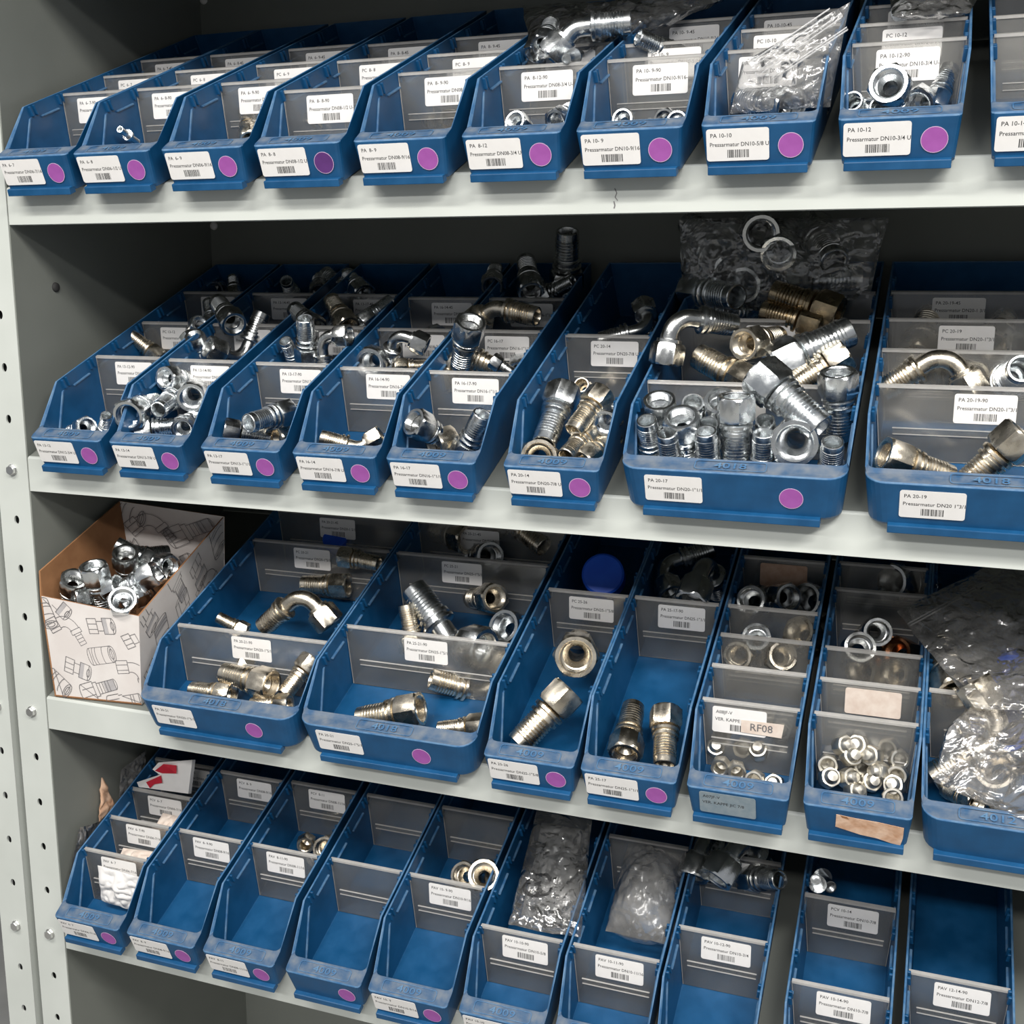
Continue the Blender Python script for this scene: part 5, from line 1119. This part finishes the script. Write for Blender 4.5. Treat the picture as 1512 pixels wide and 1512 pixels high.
def bag(label, sheets, strips=(), group='clear plastic bags of parts'):
    root = empty('plastic_bag', Vector(sheets[0][0][3]))
    tag(root, label, 'plastic bag', group)
    inv = Matrix.Translation(-root.location)
    for corners, puff, seed, mat in sheets:
        film('film', corners, puff, seed, mat, root).matrix_parent_inverse = inv
    for a, b, width, up in strips:
        strip('zip_seal', a, b, width, up, 'bag_seam', root).matrix_parent_inverse = inv
    return root
FW = (0.25, -0.93, 0.25)
bag('clear zip bag standing open in bin PA 10-10 on the top shelf',
    [([(0.2096, 0.0287, 1.6018), (0.2951, 0.0285, 1.6433), (0.2827, 0.0382, 1.5637), (0.1996, 0.0368, 1.5619)], 0.010, 1, 'bag_veil')],
    [((0.2176, 0.0220, 1.5969), (0.2804, 0.0193, 1.6342), 0.004, FW), ((0.2253, 0.0243, 1.5915), (0.2879, 0.0211, 1.6299), 0.003, FW), ((0.2353, 0.0267, 1.5859), (0.2935, 0.0249, 1.6210), 0.002, FW)])
bag('clear bag of elbow fittings lying across the back of bin PA 8-12',
    [([(-0.0737, 0.2707, 1.7202), (0.1657, 0.2330, 1.7042), (0.0929, 0.1835, 1.6725), (-0.0018, 0.0975, 1.6264)], 0.016, 2, 'bag_film')])
bag('crumpled clear bag behind the dividers of bin PA 10-12',
    [([(0.3131, 0.2095, 1.6911), (0.3961, 0.1818, 1.6794), (0.3868, 0.1241, 1.6485), (0.3233, 0.1302, 1.6511)], 0.012, 3, 'bag_film')])
bag('clear bag of nuts propped at the back of wide bin PA 20-17',
    [([(0.1092, 0.2555, 1.4889), (0.3257, 0.2570, 1.4854), (0.3093, 0.2613, 1.4057), (0.1200, 0.2621, 1.3885)], 0.022, 4, 'bag_film')])
bag('large clear zip bag spilling over the right end of the third shelf',
    [([(0.3602, 0.1670, 1.1008), (0.4937, 0.3043, 1.1533), (0.4923, 0.0554, 1.0536), (0.4346, 0.0494, 1.0511)], 0.014, 5, 'bag_veil'),
     ([(0.4135, 0.0422, 1.0317), (0.4877, 0.1386, 1.0833), (0.4920, -0.0271, 0.9808), (0.4043, 0.0258, 0.9857)], 0.016, 6, 'bag_film')],
    [((0.3740, 0.1355, 1.0950), (0.4719, 0.2452, 1.1370), 0.003, (0, -.55, .83))])
rb = bag('clear bag with a black recycling mark in the bottom row',
    [([(-0.0220, 0.1880, 0.8138), (0.0458, 0.1877, 0.8137), (0.0743, 0.0531, 0.7471), (-0.0068, 0.0516, 0.7464)], 0.016, 7, 'bag_film'),
     ([(-0.0156, 0.1893, 0.7981), (0.0418, 0.1910, 0.7988), (0.0604, 0.0795, 0.7409), (-0.0024, 0.0825, 0.7421)], 0.014, 17, 'bag_white')])
bag('milky rolled plastic bag in the bottom row beside the recycling-mark bag',
    [([(0.0859, 0.2026, 0.7885), (0.1501, 0.1916, 0.7838), (0.1696, 0.0859, 0.7370), (0.0903, 0.0885, 0.7381)], 0.040, 8, 'bag_milky')])
bag('crumpled clear bag wedged between side panel and the bottom row bin',
    [([(-0.5600, 0.0402, 0.7661), (-0.5600, 0.0785, 0.7573), (-0.5600, 0.0686, 0.6812), (-0.5600, 0.0007, 0.6765)], 0.004, 9, 'bag_film')])
bag('whitish bag behind the bottom row bin against the side panel',
    [([(-0.5600, 0.1192, 0.8075), (-0.5600, 0.1712, 0.8145), (-0.5600, 0.1650, 0.7770), (-0.5600, 0.1132, 0.7712)], 0.004, 10, 'bag_milky')])
# recycling mark printed on the bag: three bent arrows round a 4
mk = MB()
O = Vector((0.0141, 0.0833, 0.7924)); UX = Vector((1, 0, 0)); UY = Vector((0, CA, SA)).normalized(); UN = UX.cross(UY)
from mathutils.bvhtree import BVHTree
trees = [BVHTree.FromPolygons([v.co[:] for v in c.data.vertices], [p.vertices[:] for p in c.data.polygons]) for c in rb.children if c.name.startswith('film')]
def mpt(x, y):
    p = O + UX * x + UY * y + UN * 0.08
    hits = [h for h in (t.ray_cast(p, -UN)[0] for t in trees) if h is not None]
    hit = max(hits, key=lambda h: h.dot(UN)) if hits else p - UN * 0.08
    return tuple(hit + UN * 0.0026)
vv, ff, w_ = text_mesh('4')
mk.add([mpt((p[0] - w_ / 2) * 0.015, (p[1] - 0.35) * 0.015) for p in vv], ff, 'ink')
for k in range(3):
    a0 = math.radians(90 + 120 * k)
    pts = [(0.0150 * math.cos(a0 + t) * (1.0 + 0.12 * math.cos(3 * t)), 0.0150 * math.sin(a0 + t)) for t in [-0.75 + 0.25 * i for i in range(6)]]
    for (x0, y0), (x1, y1) in zip(pts, pts[1:]):
        l = math.hypot(x1 - x0, y1 - y0); nx, ny = -(y1 - y0) / l * 0.0017, (x1 - x0) / l * 0.0017
        mk.poly([mpt(x0 + nx, y0 + ny), mpt(x0 - nx, y0 - ny), mpt(x1 - nx, y1 - ny), mpt(x1 + nx, y1 + ny)], 'ink')
    x0, y0 = pts[0]; x1, y1 = pts[1]; l = math.hypot(x0 - x1, y0 - y1); dx, dy = (x0 - x1) / l, (y0 - y1) / l
    mk.poly([mpt(x0 - dy * 0.003, y0 + dx * 0.003), mpt(x0 + dy * 0.003, y0 - dx * 0.003), mpt(x0 + dx * 0.005, y0 + dy * 0.005)], 'ink')
o = mk.build('recycling_mark', rb); o.matrix_parent_inverse = Matrix.Translation(-rb.location)

# ------------------------------------------------------------------ packets and paper scraps in the bottom left bin
def packet(name, outline, thick, mat, label, extra=(), group='paper packets in the bottom left bin'):
    p = [Vector(a) for a in outline]
    n = (p[1] - p[0]).cross(p[2] - p[0]).normalized()
    if n.y > 0: n = -n
    root = empty(name, p[-1]); tag(root, label, 'packet', group)
    inv = Matrix.Translation(-p[-1])
    mb = MB(); k = len(p)
    q = [a - n * thick for a in p]
    mb.poly(p, mat); mb.poly(list(reversed(q)), mat)
    mb.add(p + q, [(i, (i + 1) % k, k + (i + 1) % k, k + i) for i in range(k)], mat)
    mb.build('wrapper', root, None, True).matrix_parent_inverse = inv
    for pts, m in extra:
        mb = MB(); mb.poly([tuple(Vector(a) + n * 0.0006) for a in pts], m)
        mb.build('printed_mark', root).matrix_parent_inverse = inv
    return root
packet('paper_packet', [(-0.5408, 0.1254, 0.7922), (-0.5065, 0.1279, 0.8067), (-0.5195, 0.1305, 0.8109), (-0.5071, 0.1274, 0.8233), (-0.4551, 0.1268, 0.8351), (-0.4663, 0.1299, 0.7867), (-0.5409, 0.1287, 0.7842)], 0.006, 'paper_white',
       'white packet with red printing in the leftmost bottom bin',
       [([(-0.5137, 0.1283, 0.8109), (-0.4969, 0.1249, 0.8240), (-0.4781, 0.1257, 0.8248), (-0.4780, 0.1247, 0.8143), (-0.5022, 0.1280, 0.8092)], 'ink_red'),
        ([(-0.5273, 0.1269, 0.7937), (-0.5036, 0.1268, 0.8067), (-0.5020, 0.1266, 0.7969), (-0.5152, 0.1273, 0.7927), (-0.5226, 0.1281, 0.7856)], 'ink_red')])
bag('white paper packet at the front of the leftmost bottom bin',
    [([(-0.5219, 0.0227, 0.7319), (-0.4612, 0.0250, 0.7265), (-0.4641, 0.0317, 0.6748), (-0.5248, 0.0286, 0.6819)], 0.006, 11, 'paper_white')], group='paper packets in the bottom left bin')
bag('cream packet behind the front divider of the leftmost bottom bin',
    [([(-0.5224, 0.0703, 0.7315), (-0.4747, 0.0739, 0.7331), (-0.4778, 0.0636, 0.7178), (-0.5246, 0.0589, 0.7159)], 0.008, 12, 'paper_pinkish')], group='paper packets in the bottom left bin')
bag('pale packet behind the second divider of the leftmost bottom bin',
    [([(-0.5052, 0.1272, 0.7555), (-0.4684, 0.1259, 0.7550), (-0.4709, 0.1097, 0.7373), (-0.5085, 0.1094, 0.7372)], 0.008, 13, 'paper_pinkish')], group='paper packets in the bottom left bin')
bag('brown paper scrap standing behind the leftmost bottom bin',
    [([(-0.5610, 0.0851, 0.8124), (-0.5610, 0.0875, 0.8114), (-0.5610, 0.1060, 0.7649), (-0.5610, 0.0746, 0.7562)], 0.003, 14, 'paper_tan')], group='paper packets in the bottom left bin')

# ------------------------------------------------------------------ worn labels and marks
def child_of(label):
    for o in bpy.data.objects:
        if o.get('label') == label and o.get('category') == 'storage bin': return o
bb = child_of('blue bin on the third shelf with a torn brown paper label')
rnd = random.Random(8)
pts = [(-0.0170, 0.0305), (0.000, 0.0290), (0.018, 0.0285), (0.0395, 0.0262), (0.0392, 0.0130), (0.0375, 0.0040), (0.030, 0.0048), (0.018, 0.0082), (0.004, 0.0095), (-0.0175, 0.0150)]
mb = MB(); slab(mb, [(x, w - 0.018) for x, w in pts], 0.0, 0.0004, 'paper_tan')
mb.poly([(-0.014, 0.0125, 0.0005), (-0.008, 0.0115, 0.0005), (-0.006, 0.0085, 0.0005), (-0.012, 0.0095, 0.0005)], 'cardboard')
o = mb.build('torn_label', bb); face_front(o, 0, -0.0002, 0.018); o['label'] = 'torn brown paper label'
gb = child_of('blue bin on the third shelf with a worn grey A07JF-V label')
for d in [c for c in gb.children if c.name.startswith('divider')]:
    if abs(d.location.y - 0.086) < 0.001:
        mb = MB(); slab(mb, [(-0.020, -0.0065), (0.018, -0.0075), (0.020, 0.0065), (-0.020, 0.006)], 0.0, 0.0004, 'paper_pinkish')
        put_text(mb, 'RF08', -0.012, -0.0035, 0.0105, 0.0006, 'ink_grey')
        o = mb.build('tape_strip', d)
        o.rotation_euler = (math.radians(90) - math.atan(LEAN), 0, 0)
        o.location = (0.012, -LEAN * (H - 0.0025 - 0.047) - 0.0024, 0.047)
# scuffs on the shelf lips
sh = [o for o in rack.children if o.name.startswith('shelf')]
def scuff(o, pts, width):
    mb = MB()
    for (x0, z0), (x1, z1) in zip(pts, pts[1:]):
        l = math.hypot(x1 - x0, z1 - z0); nx, nz = -(z1 - z0) / l * width / 2, (x1 - x0) / l * width / 2
        mb.poly([(x0 + nx, YF - 0.0003, z0 + nz), (x0 - nx, YF - 0.0003, z0 - nz), (x1 - nx, YF - 0.0003, z1 - nz), (x1 + nx, YF - 0.0003, z1 + nz)], 'ink_grey')
    s = mb.build('scuff_mark', o)
scuff(sh[1], [(0.1055, 1.5005), (0.1075, 1.4965), (0.1060, 1.4930), (0.1085, 1.4900)], 0.0007)
scuff(sh[1], [(0.1050, 1.4895), (0.1060, 1.4860), (0.1053, 1.4835)], 0.0011)
scuff(sh[3], [(0.205, 0.9255), (0.209, 0.9225), (0.212, 0.9260), (0.216, 0.9235)], 0.0008)
